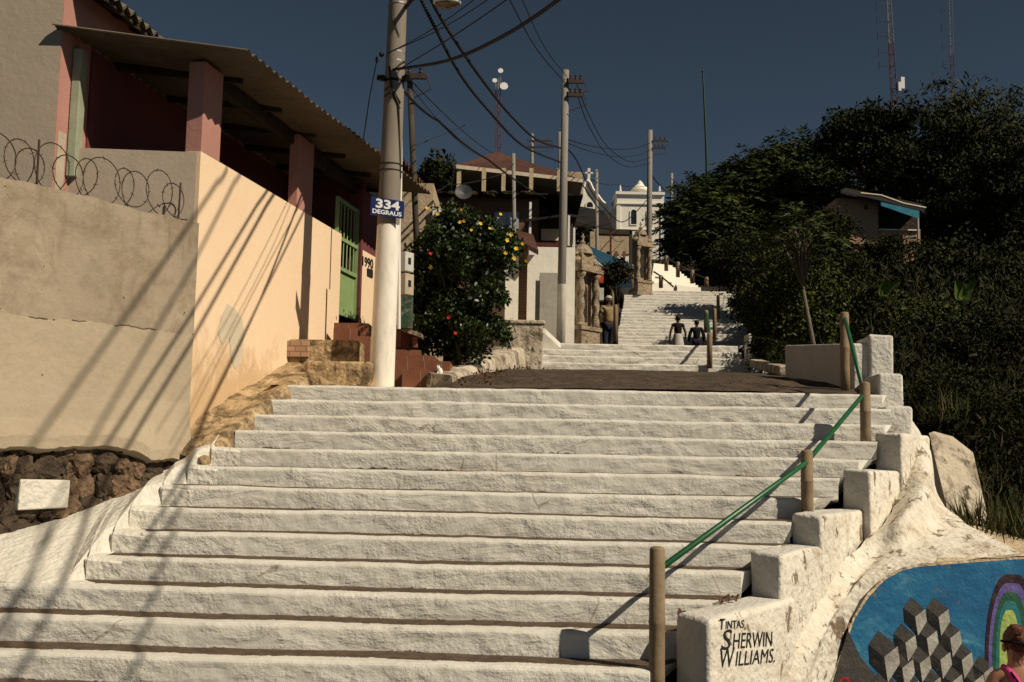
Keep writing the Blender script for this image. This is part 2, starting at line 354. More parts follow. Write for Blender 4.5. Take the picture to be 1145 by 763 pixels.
# ------------------------------------------------------------------ ground (one sheet)
def xc(Y): return .4+.19*(Y-8.5)
CORR = [(-20, -4.0), (8.6, -3.2), (9.6, -1.2), (10.4, .18), (12, .4), (20, 1.1), (21.3, 1.7), (33, 2.4), (40.2, 5.6), (44, 5.9), (52, 8.2), (75, 14), (110, 19.5), (200, 24), (800, 10)]
RIGHT = [(-20, -3.6), (7, -2.85), (8.5, -2.7), (9.5, -1.5), (12, -.3), (20, 1.6), (40, 7.2), (50, 9.5), (110, 20), (200, 22), (800, 8)]
LEFT = [(-20, -4), (5, -2.2), (8, -1.5), (10, .0), (20, 1.0), (33, 3.2), (50, 8), (110, 20), (200, 24), (800, 10)]
def gz(X, Y):
    d = X-xc(Y); c = interp(Y, CORR)
    hw = interp(Y, [(0, 3.2), (12, 3.2), (40, 3.0), (60, 4)])
    if d > 0: s_, t = interp(Y, RIGHT), min(1, max(0, (d-hw)/1.2))
    else: s_, t = interp(Y, LEFT), min(1, max(0, (-d-hw)/1.2))
    t = t*t*(3-2*t); z = c*(1-t)+s_*t
    if t > .5 and Y > 12: z += .35*nz(X*.25, Y*.25)*min(1, (Y-12)/10)
    return z
xs = [-400, -200, -100, -60, -40, -28]+[i*.8 for i in range(-26, 52)]+[44, 50, 60, 80, 120, 200, 400]
ys = [-60, -20, -5, 0, 3]+[4+i*.6 for i in range(60)]+[40+i*1.6 for i in range(46)]+[120, 140, 170, 220, 300, 450, 800]
mb = MB(); mb.grid([[Vector((x, y, gz(x, y))) for x in xs] for y in ys])
tag(mb.build('ground', M['soil'], smooth=True), 'dark earthy hillside rising beside the steps', kind='structure')

# ------------------------------------------------------------------ flights of steps
def flight(name, steps, mat, seg=.05, paint=(.07, .16), skew=.05, xref=-1.66, amp=1.0, label='', shear=0.0):
    """steps: list of (Y edge, z edge, z foot, tread depth, X left, X right)"""
    mb = MB(); pa = []
    for i, (Y, z, zf, td, xl, xr) in enumerate(steps):
        n = max(4, int((xr-xl)/seg)); rh = z-zf
        prof = [(0, zf-.03, .3), (0, zf+.012, .72), (0, zf+rh*.2, 1), (0, zf+rh*.4, 1), (0, zf+rh*.6, 1), (0, zf+rh*.8, 1), (.002, z-.02, .80), (.012, z-.005, .74), (.03, z, .82), (.06, z, 1), (paint[0], z, .8), ((paint[0]+paint[1])/2, z, .5), (paint[1], z, .2), (paint[1]+.05, z, 0), (td+.04, z, 0)]
        rows = []
        for (dy, zz, p) in prof:
            row = []
            for k in range(n+1):
                X = xl+(xr-xl)*k/n+shear*max(0, dy)*(k/n)**6
                wob = (.020*nz(X*1.1, i*7.3)+.008*nz(X*4, i*3.1, zz*4))*amp
                fine = .009*nz(X*9, zz*14+i, dy*14)*amp
                zw = (.012*nz(X*.8, i*5.1+3)+.006*nz(X*5, i*2.7))*amp if zz > zf+rh*.7 else 0
                row.append(Vector((X, Y-skew*(X-xref)+dy-wob+(fine if dy < .03 else 0), zz+zw+(fine*.4 if dy >= .03 else 0))))
                pa.append(p+.25*nz(X*2.2, i*9.1))
            rows.append(row)
        mb.grid(rows)
        for k, xx in ((0, xl), (n, xr)):        # closed ends
            a = [rows[j][k] for j in range(len(rows))]
            lo = [Vector((xx, a[-1].y, zf-.1))]
            mb.add(a+lo, [tuple(range(len(a)+1))]); pa += [1.0]*(len(a)+1)
    mb.at['paint'] = pa
    o = mb.build(name, mat, smooth=False)
    return tag(o, label, kind='structure')
XL = [-2.31, -2.40, -2.46, -2.53, -2.66, -2.76, -2.86, -3.0, -3.0, -3.05]+[-7]*5
XR = []
for i in range(15):
    yy = 10.45-.33*i-.21; XR.append(interp(yy, [(5.5, .30), (6.6, 1.05), (7.4, 1.71), (8.0, 2.17), (8.7, 2.79), (9.3, 3.28), (9.9, 3.60), (10.8, 3.72)])+.03)
st = []
for i in range(15):
    Y = 10.45-.33*i; z = .585-.159*i
    st.append((Y, z, z-.159, .33, XL[i], XR[i]))
flight('lower_steps', st, M['stair'], .045, (.08, .16), amp=.85, label='wide flight of limewashed steps with worn brown treads', shear=.75)
# cobbled ramp
RAMP = [(10.47, .575), (12, .80), (13.5, .96), (16, 1.20), (20.1, 1.50)]
mb = MB(); rows = []
for j in range(60):
    Y = 10.55+(20.15-10.55)*j/59
    l = interp(Y, [(10.5, -.85), (11.5, -.75), (13, -.65), (16, -.2), (20.1, .2)]); r_ = interp(Y, [(10.5, 3.7), (14, 3.75), (20.1, 4.9)])
    rows.append([Vector((l+(r_-l)*k/40, Y-.05*(l+(r_-l)*k/40+1.66)*(1-j/59), interp(Y, RAMP)+.02*math.sin(math.pi*k/40)+.012*nz(k*.4, j*.4))) for k in range(41)])
mb.grid(rows); tag(mb.build('path', M['cobble'], smooth=True), 'dark cobbled ramp between the two flights', kind='structure')
mb = MB(); mb.grid([[Vector((-2.5+1.9*k/20, 10.49+1.5*j/8-.05*(-.8+1.9*k/20), .588+.05*j/8+.01*nz(k*.7, j*.5))) for k in range(21)] for j in range(9)])
tag(mb.build('forecourt', M['beige'], smooth=True), 'pale worn strip of paving at the foot of the big pole', kind='structure')
# second flight: four steps
st = []
for i in range(4):
    z = 2.15-.16*i; Y = 21.1-.33*i; st.append((Y, z, z-.16, .36, .35, 4.65))
flight('upper_steps', st, M['stair'], .08, (.1, .2), .01, 0, 1.2, 'short flight of four white steps above the cobbled ramp')
mb = MB(); rows = []
for j in range(40):
    Y = 21.4+(33.2-21.4)*j/39; z = 2.145+(2.78-2.145)*j/39
    l = interp(Y, [(21, -.4), (33, 2.6)]); r_ = interp(Y, [(21, 4.7), (33, 7.8)])
    rows.append([Vector((l+(r_-l)*k/16, Y, z)) for k in range(17)])
mb.grid(rows); tag(mb.build('pavement', M['cobble'], smooth=True), 'landing above the four white steps', kind='structure')
st = []; Y, z = 33.1, 2.94
for i in range(24):
    td = .36
    if i in (9, 15): td = .9
    st.append((Y, z, z-.16, td, interp(Y, [(33, 3.3), (41, 4.5)]), interp(Y, [(33, 7.9), (41, 9.2)])))
    Y += td-.03; z += .155 if i < 23 else 0
YT, ZT = Y, z
flight('terrace_steps', st, M['stair'], .12, (.14, .26), .0, 0, .9, 'long upper flight of white steps leading to the church')
mb = MB(); mb.box(3.8, 10.5, YT, YT+6, ZT-.5, ZT-.01); tag(mb.build('terrace', M['cobble']), 'landing at the top of the long flight', kind='structure')
# turning flight, seen in full sun
mb = MB(); zt_ = W(760, 321, 43.5).z
for i in range(11):
    Y = 43.3+.43*i; z1 = zt_+.16*(i+1); xl = W(728+.3*i, 310, Y).x; xr = W(790-3.6*i, 310, Y).x
    f_ = lambda x, dy: Vector((x, Y+.55*(x-xl)+dy, 0))
    b0 = [f_(xl, 0), f_(xr, 0), f_(xr, .5), f_(xl, .5)]
    mb.hexa([Vector((v.x, v.y, z1-.9)) for v in b0], [Vector((v.x, v.y, z1)) for v in b0])
tag(mb.build('turning_steps', M['farwhite']), 'sunlit flight of white steps turning towards the church', kind='structure')

# ------------------------------------------------------------------ stepped parapet wall (right)
N = [(1.05, 6.6), (1.71, 7.4), (2.17, 8.0), (2.79, 8.7), (3.28, 9.3), (3.60, 9.9), (3.68, 10.3), (3.77, 10.8), (3.80, 11.25)]
TOP = [-1.0, -.70, -.466, -.14, .19, .46, .80, 1.25]
TH = [.30, .27, .27, .27, .27, .26, .25, .25]
pw = thing('stepped_wall', (2.4, 8.2, -1.5), 'white stepped parapet wall descending beside the green handrail, with black lettering on its lowest block', 'wall')
DIRS = []
for k in range(8):
    a = Vector((*N[k], 0)); c = Vector((*N[k+1], 0)); d = (c-a).normalized()
    if k in (5, 6, 7): d = Vector((.10, .995, 0)).normalized()
    elif k < 5: d = Vector((.60, .80, 0)) if k else Vector((.634, .772, 0)).normalized()
    n_ = Vector((d.y, -d.x, 0)); L = (c-a).length+(.14 if k < 7 else .1); DIRS.append((a, d, n_, L))
    sk_ = .10 if k < 5 else .0
    b0 = [a, a+n_*TH[k]-d*sk_, a+n_*TH[k]+d*L, a+d*L]
    zb = -2.6 if k < 4 else -1.2
    bm = bmesh.new()
    vb = [bm.verts.new((v.x, v.y, zb)) for v in b0]; vt = [bm.verts.new((v.x, v.y, TOP[k]+(.02*nz(v.x, v.y)))) for v in b0]
    bm.faces.new(vb[::-1]); bm.faces.new(vt)
    for i in range(4): bm.faces.new((vb[i], vb[(i+1) % 4], vt[(i+1) % 4], vt[i]))
    te = [e for e in bm.edges if all(v in vt for v in e.verts)]
    ve = [e for e in bm.edges if (e.verts[0] in vt) != (e.verts[1] in vt)]
    bmesh.ops.bevel(bm, geom=te+ve, offset=.05 if k == 0 else .035, segments=5, profile=.5, affect='EDGES')
    bmesh.ops.bisect_plane
    for e in range(2): bmesh.ops.subdivide_edges(bm, edges=[e for e in bm.edges if e.calc_length() > .08], cuts=2, use_grid_fill=True)
    for v in bm.verts:
        v.co += Vector((nz(*(v.co*6)), nz(*(v.co*6+Vector((7, 0, 0)))), nz(*(v.co*5+Vector((0, 9, 0))))))*(.0012 if k == 0 else .011)
        v.co -= pw.location
    bmesh.ops.recalc_face_normals(bm, faces=bm.faces)
    me = bpy.data.meshes.new('block'); bm.to_mesh(me); bm.free(); me.materials.append(M['block']); me.materials.append(M['white_stained'])
    for p_ in me.polygons: p_.material_index = 1 if p_.normal.dot(n_) > .6 else 0
    me.polygons.foreach_set('use_smooth', [True]*len(me.polygons))
    o = bpy.data.objects.new('block', me); col.objects.link(o); o.parent = pw
# flared render on the outer side
mb = MB()
rows = [[(862, 810, 7.02), (866, 775, 7.06), (884, 735, 7.26), (918, 680, 7.66), (955, 625, 8.14), (988, 585, 8.66), (1008, 540, 9.2), (1021, 470, 9.8)],
        [(880, 800, 6.95), (890, 763, 7.05), (908, 715, 7.27), (940, 663, 7.58), (974, 615, 7.95), (1006, 585, 8.4), (1034, 545, 8.9), (1040, 505, 9.55)],
        [(898, 800, 7.38), (908, 763, 7.58), (932, 692, 7.80), (962, 650, 7.92), (998, 625, 8.15), (1030, 605, 8.4), (1053, 585, 8.8), (1056, 565, 9.3)],
        [(916, 800, 7.76), (929, 763, 7.79), (954, 690, 7.84), (989, 645, 7.88), (1025, 632, 7.93), (1062, 628, 7.97), (1100, 625, 8.0), (1145, 622, 8.05)]]
pn0 = Vector((1.05, 6.6, 0))+Vector((.772, -.634, 0))*.30; pnn = Vector((.772, -.634, 0))
NR = [[W(*p) for p in r_] for r_ in rows]
for c_ in range(0, 5):
    NR[0][c_] = WP(rows[0][c_][0], rows[0][c_][1], pn0, pnn, -.07); NR[1][c_] = WP(rows[1][c_][0], rows[1][c_][1], pn0, pnn, .05)
patch(mb, NR, 6, 8, .022, 5)
mb.build('flared_render', M['white_stained'], pw, smooth=True)
# low wall running back from the tallest block, beside the cobbles
mb = MB()
b0 = [(3.62, 10.85), (3.86, 10.85), (3.92, 13.5), (3.60, 13.5)]
mb.hexa([Vector((x, y, .3)) for x, y in b0], [Vector((x, y, z)) for (x, y), z in zip(b0, (1.16, 1.16, 1.40, 1.40))])
tag(mb.build('low_wall', M['block'], bevel=.02, loc=(3.7, 12, .6)), 'low plain white wall along the right edge of the cobbled ramp', 'wall')

# lettering
def text_mesh(body, bold=.0, shear=0.0):
    cu = bpy.data.curves.new('t', 'FONT'); cu.body = body; cu.size = 1; cu.shear = shear; cu.offset = bold; cu.resolution_u = 3
    ob = bpy.data.objects.new('t', cu); col.objects.link(ob); bpy.context.view_layer.update()
    me = bpy.data.meshes.new_from_object(ob.evaluated_get(bpy.context.evaluated_depsgraph_get()))
    vs = [v.co.copy() for v in me.vertices]; fs = [tuple(p.vertices) for p in me.polygons]
    bpy.data.objects.remove(ob); bpy.data.curves.remove(cu); bpy.data.meshes.remove(me); return vs, fs
def fit_text(mb, body, quad, bold=.02, shear=0, x=(0, 1), y=(0, 1), mi=0):
    """map a word into part (x, y) of a quad given as bl, br, tr, tl"""
    vs, fs = text_mesh(body, bold, shear)
    x0 = min(v.x for v in vs); x1 = max(v.x for v in vs); y0 = min(v.y for v in vs); y1 = max(v.y for v in vs)
    out = []
    for v in vs:
        u = x[0]+(x[1]-x[0])*(v.x-x0)/(x1-x0); t = y[0]+(y[1]-y[0])*(v.y-y0)/(y1-y0)
        out.append((quad[0]*(1-u)+quad[1]*u)*(1-t)+(quad[3]*(1-u)+quad[2]*u)*t)
    mb.add(out, fs, mi)
a, d, n_, L = DIRS[0]; pp = a+n_*TH[0]
def onface(px, py): return WP(px, py, pp, n_, .004)
mb = MB()
q = [onface(804, 704), onface(832, 702), onface(831, 691), onface(804, 692)]
fit_text(mb, 'T', q, .004, .15, (0, .24), (0, 1)); fit_text(mb, 'INTAS', q, .004, .15, (.24, 1), (0, .80))
q = [onface(806, 727), onface(864, 723), onface(863, 702), onface(806, 704)]
fit_text(mb, 'S', q, .0, .2, (0, .20), (0, 1)); fit_text(mb, 'HERWIN', q, .0, .2, (.21, 1), (0.02, .80))
q = [onface(805, 747), onface(866, 741), onface(866, 721), onface(805, 725)]
fit_text(mb, 'W', q, .0, .2, (0, .25), (0, 1)); fit_text(mb, 'ILLIAMS.', q, .0, .2, (.26, 1), (0.02, .80))
mb.build('lettering', M['letter'], pw)

# mural retaining wall
mw = thing('mural_wall', (3.4, 8.2, -2.8), 'curved retaining wall painted with a blue sky, grey cubes and a rainbow', 'wall')
mp0 = Vector((2.43, 7.79, 0)); mn = Vector((.13, -1, 0)).normalized()
def mu(px, py, off=0): return WP(px, py, mp0, mn, off)
edge = [(916, 800), (929, 763), (954, 690), (970, 664), (989, 645), (1008, 635), (1025, 631), (1062, 628), (1100, 625), (1145, 622), (1210, 619), (1300, 616)]
mb = MB()
fr = [mu(*p) for p in edge]; lo = [Vector((p.x, p.y, -3.2)) for p in fr]
mb.grid([lo, fr]); mb.build('wall_face', M['beige'], mw)
mb = MB()
patch(mb, [[mu(1045, 629), mu(1100, 625), mu(1145, 622), mu(1210, 619), mu(1300, 616)],
           [W(1056, 606, 8.6), W(1100, 610, 8.6), W(1145, 614, 8.6), W(1210, 620, 8.6), W(1300, 630, 8.6)],
           [W(1058, 580, 9.35), W(1100, 590, 9.3), W(1145, 603, 9.3), W(1210, 618, 9.3), W(1300, 640, 9.3)]], 6, 6, .02, 5)
mb.build('sloping_top', M['beige'], mw, smooth=True)
# painted areas: each a thin coat on the real wall
msky = None
m_, nt, b = newmat('mural_sky', .85)
c_ = ramp(nt, tex(nt, 2.0, 8, .65, .5, (1, 1, 2.2)), [(.30, (.012, .085, .20)), (.52, (.02, .135, .27)), (.62, (.05, .20, .32)), (.74, (.22, .36, .40))])
c_ = mixc(nt, ramp(nt, tex(nt, 9, 9, .75), [(.60, (0, 0, 0)), (.66, (1, 1, 1))]), c_, (.13, .13, .11))
nt.links.new(c_, b.inputs['Base Color']); bump(nt, b, tex(nt, 25, 5), .5, .02); msky = m_
def worn(name, c, *a):
    m_, nt, b = newmat(name, .88)
    k = ramp(nt, tex(nt, 5, 9, .7), [(.3, tuple(x*.6 for x in c)), (.7, tuple(min(1, x*1.25) for x in c))])
    k = mixc(nt, ramp(nt, tex(nt, 22, 8, .8), [(.60, (0, 0, 0)), (.66, (.8, .8, .8))]), k, (.20, .17, .13))
    k = mixc(nt, ramp(nt, tex(nt, 3, 6, .7, 1.0), [(.50, (0, 0, 0)), (.8, (.5, .5, .5))]), k, (.12, .10, .08))
    nt.links.new(k, b.inputs['Base Color']); bump(nt, b, tex(nt, 25, 6), .6, .02); return m_
mc = [worn('mural_grey', (.060, .056, .052), .85, .3, 10, .5, 25), worn('mural_black', (.010, .010, .011), .85, .4, 10, .5, 25), worn('mural_white', (.42, .40, .35), .85, .3, 8, .5, 25)]
sk = [(925, 790), (931, 763), (956, 692), (972, 667), (990, 648), (1009, 638), (1026, 634), (1062, 631), (1100, 628), (1145, 625), (1210, 622), (1290, 620), (1290, 800)]
mb = MB(); mb.add([mu(x, y, .002) for x, y in sk], [tuple(range(len(sk)))]); mb.build('painted_sky', msky, mw)
mb = MB(); mb.add([mu(x, y, .0035) for x, y in [(924, 790), (931, 764), (948, 705), (962, 735), (985, 763), (990, 790)]], [tuple(range(6))]); mb.build('painted_shadow', mc[0], mw)
mbc = MB()
def cube(tx, ty, s=1.0):
    T = (tx, ty); Rr = (tx+13*s, ty+13*s); Bm = (tx, ty+24*s); Lf = (tx-9*s, ty+12*s)
    # top lozenge, black left side, pale right side
    top = [(tx-1*s, ty), (tx+15*s, ty+13*s), (tx+4*s, ty+22*s), (tx-9*s, ty+12*s)]
    lft = [(tx-9*s, ty+12*s), (tx+4*s, ty+22*s), (tx+7*s, ty+43*s), (tx-8*s, ty+27*s)]
    rgt = [(tx+4*s, ty+22*s), (tx+15*s, ty+13*s), (tx+17*s, ty+27*s), (tx+7*s, ty+43*s)]
    for pts, mi in ((top, 0), (lft, 1), (rgt, 2)): mbc.add([mu(x, y, .005+.0006*mi) for x, y in pts], [(0, 1, 2, 3)], mi)

for (cx_, cy_, s_) in [(1019, 668, 1), (1045, 668, 1), (983, 705, 1.35), (1008, 697, 1.0), (1032, 692, 1), (1058, 692, 1), (1004, 723, 1.1), (1024, 720, 1.0), (1047, 716, 1), (1071, 716, 1), (985, 748, 1.2), (1012, 748, 1.0), (1036, 744, 1.0), (1060, 741, 1), (1084, 741, 1), (1096, 733, .9)]:
    cube(cx_, cy_, s_)
mbc.build('painted_cubes', mc, mw)
rb = [worn('mural_plum', (.030, .012, .022), .85, .3, 8, .5, 25), worn('mural_violet', (.13, .10, .30), .85, .3, 8, .5, 25), worn('mural_green', (.02, .09, .055), .85, .3, 8, .5, 25), worn('mural_teal', (.02, .17, .17), .85, .3, 8, .5, 25), worn('mural_lime', (.36, .46, .12), .85, .3, 8, .5, 25)]
mb = MB()
for j, (rx, ry, cyy) in enumerate([(25, 92, 734), (21, 82, 734), (17, 72, 734), (13, 62, 734), (9, 40, 722)]):
    pts = [(1126+rx*math.cos(t), cyy-ry*math.sin(t)) for t in [math.pi*i/24 for i in range(25)]]+[(1126-rx, 790), (1126+rx, 790)]
    pts = [(x+ (rx*.35 if x > 1126 else 0)*1.2, y) for x, y in pts]
    mb.add([mu(x, y, .0045+.0008*j) for x, y in pts], [tuple(range(len(pts)))], j)
mb.build('painted_rainbow', rb, mw)
mb = MB(); mb.add([mu(x, y, .006) for x, y in [(936, 765), (941, 757), (948, 757), (952, 765), (949, 765), (946, 760), (942, 760), (939, 765)]], [tuple(range(8))])
mb.build('red_mark', worn('mural_red', (.35, .03, .02), .8), mw)

# leaning slab
mb = MB(); s1 = [W(1038, 484, 9.9), W(1060, 490, 9.95), W(1083, 508, 10.0), (W(1105, 606, 9.6)), W(1066, 600, 9.5)]
mb.hexa([p for p in s1], [p+Vector((.10, .12, .02)) for p in s1])
tag(mb.build('leaning_slab', M['white_old'], bevel=.01, loc=W(1080, 600, 9.6)), 'stained whitish concrete slab leaning behind the flared end of the stepped wall', 'slab')

# ------------------------------------------------------------------ handrail of the lower flight
def post(px, pyt, pyb, Y, rad, label, zb=None, grp='concrete posts of the lower handrail'):
    t = W(px, pyt, Y); b_ = W(px, pyb, Y)
    if zb is not None: b_ = Vector((t.x, t.y, zb))
    o = thing('rail_post', b_, label, 'post', grp)
    mb = MB(); h = t.z-b_.z
    mb.lathe(b_, [(rad*1.02, 0), (rad, h*.3), (rad*1.0, h*.55), (rad*1.06, h*.56), (rad*1.06, h*.58), (rad, h*.59), (rad*.97, h-.02), (rad*.8, h-.006), (rad*.4, h)], 16)
    mb.build('shaft', M['post'], o, smooth=True); return o
post(735, 611, 763, 6.40, .049, 'round tan handrail post in front of the lettered block, lowest of its row', -1.64)
post(902, 503, 572, 8.2, .048, 'round tan handrail post holding the middle joint of the green rail', -.55)
post(967, 427, 520, 9.35, .047, 'round tan handrail post by the fifth wall block, where the green rail bends', .02)
post(944, 349, 440, 10.75, .047, 'tall tan post at the top of the steps before the low white wall', .6)
hr = thing('handrail', W(735, 640, 6.4), 'green painted pipe handrail running down beside the white steps', 'handrail')
mb = MB(); mb.tube([W(741, 634, 6.42), W(902, 517, 8.18), W(964, 443, 9.33)], .020, 10); mb.build('lower_rail', M['green_rail'], hr, smooth=True)
mb = MB(); mb.tube([W(963, 428, 9.37), W(945, 357, 10.70)], .020, 10); mb.build('upper_rail', M['green_rail'], hr, smooth=True)

# dead leaves on the lowest block
for i, (px, py, Y, s_) in enumerate([(812, 669, 6.95, .026), (822, 668, 7.0, .024), (806, 672, 6.9, .018), (762, 684, 6.7, .026)]):
    c = W(px, py, Y); c.z += .0
    mb = MB(); pts = []
    for k in range(9):
        t = 2*math.pi*k/9; rr = s_*(1+.4*math.sin(3*t+i)); pts.append(c+Vector((rr*math.cos(t), rr*math.sin(t)*.7, .02*math.sin(2*t+i)+s_*.5*math.sin(t))))
    mb.add([c]+pts, [(0, k+1, (k+1) % 9+1) for k in range(9)])
    tag(mb.build('dead_leaf', M['deadleaf'], loc=c), 'curled brown dead leaf lying by the lowest block of the stepped wall', 'leaf', 'dead leaves by the lowest wall block')
# ------------------------------------------------------------------ LEFT SIDE
CW0 = W(217, 320, 9.5); ZC = W(222, 169, 9.5).z; CW0.z = 0
_r = ray(380, 262); CW1 = W(380, 320, ZC*_r.y/_r.z); CW1.z = 0; cdv = (CW1-CW0).normalized(); cn = Vector((cdv.y, -cdv.x, 0))
TW = W(217, 360, 9.44); TW.z = 0; tdv = Vector((.6645, 1, 0)).normalized(); ZT_ = W(219, 250, 9.44).z; tn = Vector((tdv.y, -tdv.x, 0))
# tan retaining wall with rubble base
rw = thing('retaining_wall', (-3.6, 8.3, -.8), 'tan rendered retaining wall on a dark rubble stone base with barbed wire on top', 'wall')
mb = MB(); A = TW-tdv*6.5; n = 170
rows = []
for (off, z) in [(-.25, ZT_), (0, ZT_), (.0, ZT_-.03), (0, 1.0), (0, .35), (.015, .16), (.05, .03), (.045, -.06), (-.06, -.10)]:
    row = []
    for k in range(n+1):
        p = A+(TW-A)*(k/n); s_ = k/n*6.5
        zz = z+(.03*nz(s_*1.1)+.02*nz(s_*4) if z > ZT_-.1 else 0)+((.05*nz(s_*1.3+4)+.03*nz(s_*5)+.012*nz(s_*17)-.10*min(1, max(0, (s_-5.6)/.5))) if z < .05 else 0)
        row.append(p+tn*(off+(.012*nz(s_*1.3, z*1.5)))+Vector((0, 0, zz)))
    rows.append(row)
mb.grid(rows); mb.build('render', M['tanwall'], rw, smooth=False)
mb = MB(); bp = A-tn*.04
mb.hexa([A-tn*.10+Vector((0, 0, -2.4)), TW-tn*.10+Vector((0, 0, -2.4)), TW-tn*.3+Vector((0, 0, -2.4)), A-tn*.3+Vector((0, 0, -2.4))],
        [A-tn*.10+Vector((0, 0, .2)), TW-tn*.10+Vector((0, 0, .2)), TW-tn*.3+Vector((0, 0, .2)), A-tn*.3+Vector((0, 0, .2))])
mb.build('mortar', M['mortar'], rw)
mb = MB(); rs = random.Random(3)
s_ = 2.6; row_z = [-.02, -.20, -.38, -.56, -.75, -.95]
for zi, zc in enumerate(row_z):
    s_ = 2.4+rs.random()*.2
    while s_ < 6.45:
        wd = rs.uniform(.09, .30); hh = rs.uniform(.09, .13)
        p = A+tdv*(s_+wd*.5)-tn*.085+Vector((0, 0, zc+rs.uniform(-.04, .04)))
        if not (4.02 < s_+wd*.5 < 4.85 and -.66 < zc < -.28 ):
            r_ = rs.uniform(.045, .085)
            o = len(mb.v); mb.ell((0, 0, 0), (wd*.58, r_, hh*1.1), 11, 0 if rs.random() < .7 else 1, .45, rs.random()*50)
            ang = math.atan2(tdv.y, tdv.x)
            M3 = Matrix.Rotation(ang, 3, 'Z') @ Matrix.Rotation(rs.uniform(-.35, .35), 3, 'Y')
            mb.v[o:] = [tuple(M3 @ Vector(v)+p) for v in mb.v[o:]]
        s_ += wd*rs.uniform(.85, 1.0)
mb.build('rubble', [M['stone'], M['stone2']], rw, smooth=False)
def tw(px, py, off=0): return WP(px, py, TW, tn, off)
q = [tw(20, 571), tw(76, 568), tw(79, 537), tw(23, 536)]
mb = MB(); mb.hexa([p-tn*.06 for p in q], [p+tn*.004 for p in q]); mb.build('painted_stone', M['white'], rw, bevel=.012)
# barbed wire coil
bw = thing('barbed_wire', tw(110, 215), 'loose coil of barbed wire on iron stakes along the top of the tan wall', 'wire')
for (px, t_, b_) in [(52, 154, 206), (210, 203, 250)]:
    mb = MB(); mb.tube([tw(px-3, b_, -.1), tw(px, t_, -.1)], .009, 6); mb.build('stake', M['iron'], bw)
mb = MB(); pts = []
nn = 400
for i in range(nn+1):
    u = i/nn; px = -60+u*278; base_y = 206+(px)*.207
    ra = .195+.04*math.sin(u*31); t = u*2*math.pi*14
    c = tw(px, base_y, -.12); c.z += .19
    pts.append(c+tdv*(math.cos(t)*ra*.9)+Vector((0, 0, math.sin(t)*ra+.03))+tn*(.05*math.sin(t*.5)))
mb.tube(pts, .005, 4); 
for i in range(0, nn, 3):
    p = pts[i]; v = Vector((rnd.uniform(-1, 1), rnd.uniform(-1, 1), rnd.uniform(-1, 1))).normalized()*.016
    mb.tube([p-v*1.3, p+v*1.3], .003, 3)
mb.build('coil', M['iron'], bw)

# white apron between rubble and steps: follows the step ends, smooth at the wall
mb = MB()
L_, U_ = [], []
up = [(238, 500), (216, 508), (196, 521), (176, 536), (150, 551), (122, 562), (100, 570), (70, 582), (30, 594), (-30, 610), (-200, 640)]
upv = smoothpts([tw(x, y) for x, y in up], 8)
for i in range(4, 10):
    yy = 10.45-.33*i-.05*(XL[i]+1.66); zz = .585-.159*i
    xq = XL[i]+.02; L_ += [Vector((xq, yy+.33*.66, zz+.008)), Vector((xq, yy+.10, zz+.010)), Vector((xq, yy+.01, zz+.008)), Vector((xq, yy-.02, zz-.02)), Vector((xq, yy-.022, zz-.155))]
L_ += [Vector((-3.07, 7.31, -.985)), Vector((-3.5, 7.27, -.99)), Vector((-4.2, 7.28, -.995)), Vector((-5.5, 7.3, -1.0)), Vector((-6.5, 7.3, -1.0))]
nL = len(L_)
acc = [0]
for k in range(1, nL): acc.append(acc[-1]+(L_[k]-L_[k-1]).length)
smo = []
for k in range(nL):
    if k < 30:
        t = (L_[k].y-L_[29].y)/(L_[0].y-L_[29].y); y4 = 10.45-.33*4-.05*(XL[4]+1.66); smo.append(Vector((L_[k].x, L_[k].y, .585-.159*4+(.159/.33)*(L_[k].y-y4)+.015)))
    else: smo.append(L_[k])
rows = []
for j_ in range(22):
    t = (j_/21)**1.6; row = []
    for k in range(nL):
        u = acc[k]/acc[-1]; q = u**.92*(len(upv)-1); a_ = upv[min(len(upv)-1, int(q))]; b_ = upv[min(len(upv)-1, int(q)+1)]; U = a_.lerp(b_, q-int(q))-tn*.02
        e_ = min(1, t*9); e_ = e_*e_*(3-2*e_); P = L_[k].lerp(smo[k], e_).lerp(U, t)
        P = P+Vector((0, 0, .012*nz(P.x*4, P.y*4)*(t > 0)+.035*math.sin(math.pi*t))); row.append(P)
    rows.append(row)
rows.insert(0, [p+Vector((.25, .0, -.02)) for p in L_]); rows.append([p-tn*.2 for p in rows[-1]])
mb.grid(rows)
tag(mb.build('apron', M['white'], smooth=False), 'sloping whitewashed apron between the rubble wall and the steps', kind='structure')
# dirty render strip up the side of the steps
mb = MB()
def cw(px, py, off=0): return WP(px, py, CW0, cn, off)
upl = [cw(200, 505), cw(210, 480), cw(225, 464), cw(245, 450), cw(268, 436), cw(292, 424), cw(318, 408), cw(335, 398)]
lo_ = [W(226, 515, 9.05), W(236, 508, 9.2), W(244, 500, 9.25), W(262, 482, 9.55), W(284, 462, 9.85), W(302, 446, 10.15), W(322, 430, 10.5), W(345, 426, 10.7)]
md = [a*.5+b*.5+Vector((.0, 0, -.02)) for a, b in zip(upl, lo_)]
patch(mb, [[p-cn*.05 for p in upl], md, lo_, [p+Vector((.04, .02, -.3)) for p in lo_]], 6, 5, .022, 6)
tag(mb.build('verge', M['ochre'], smooth=True), 'dirty ochre render sloping between the cream wall and the steps', kind='structure')

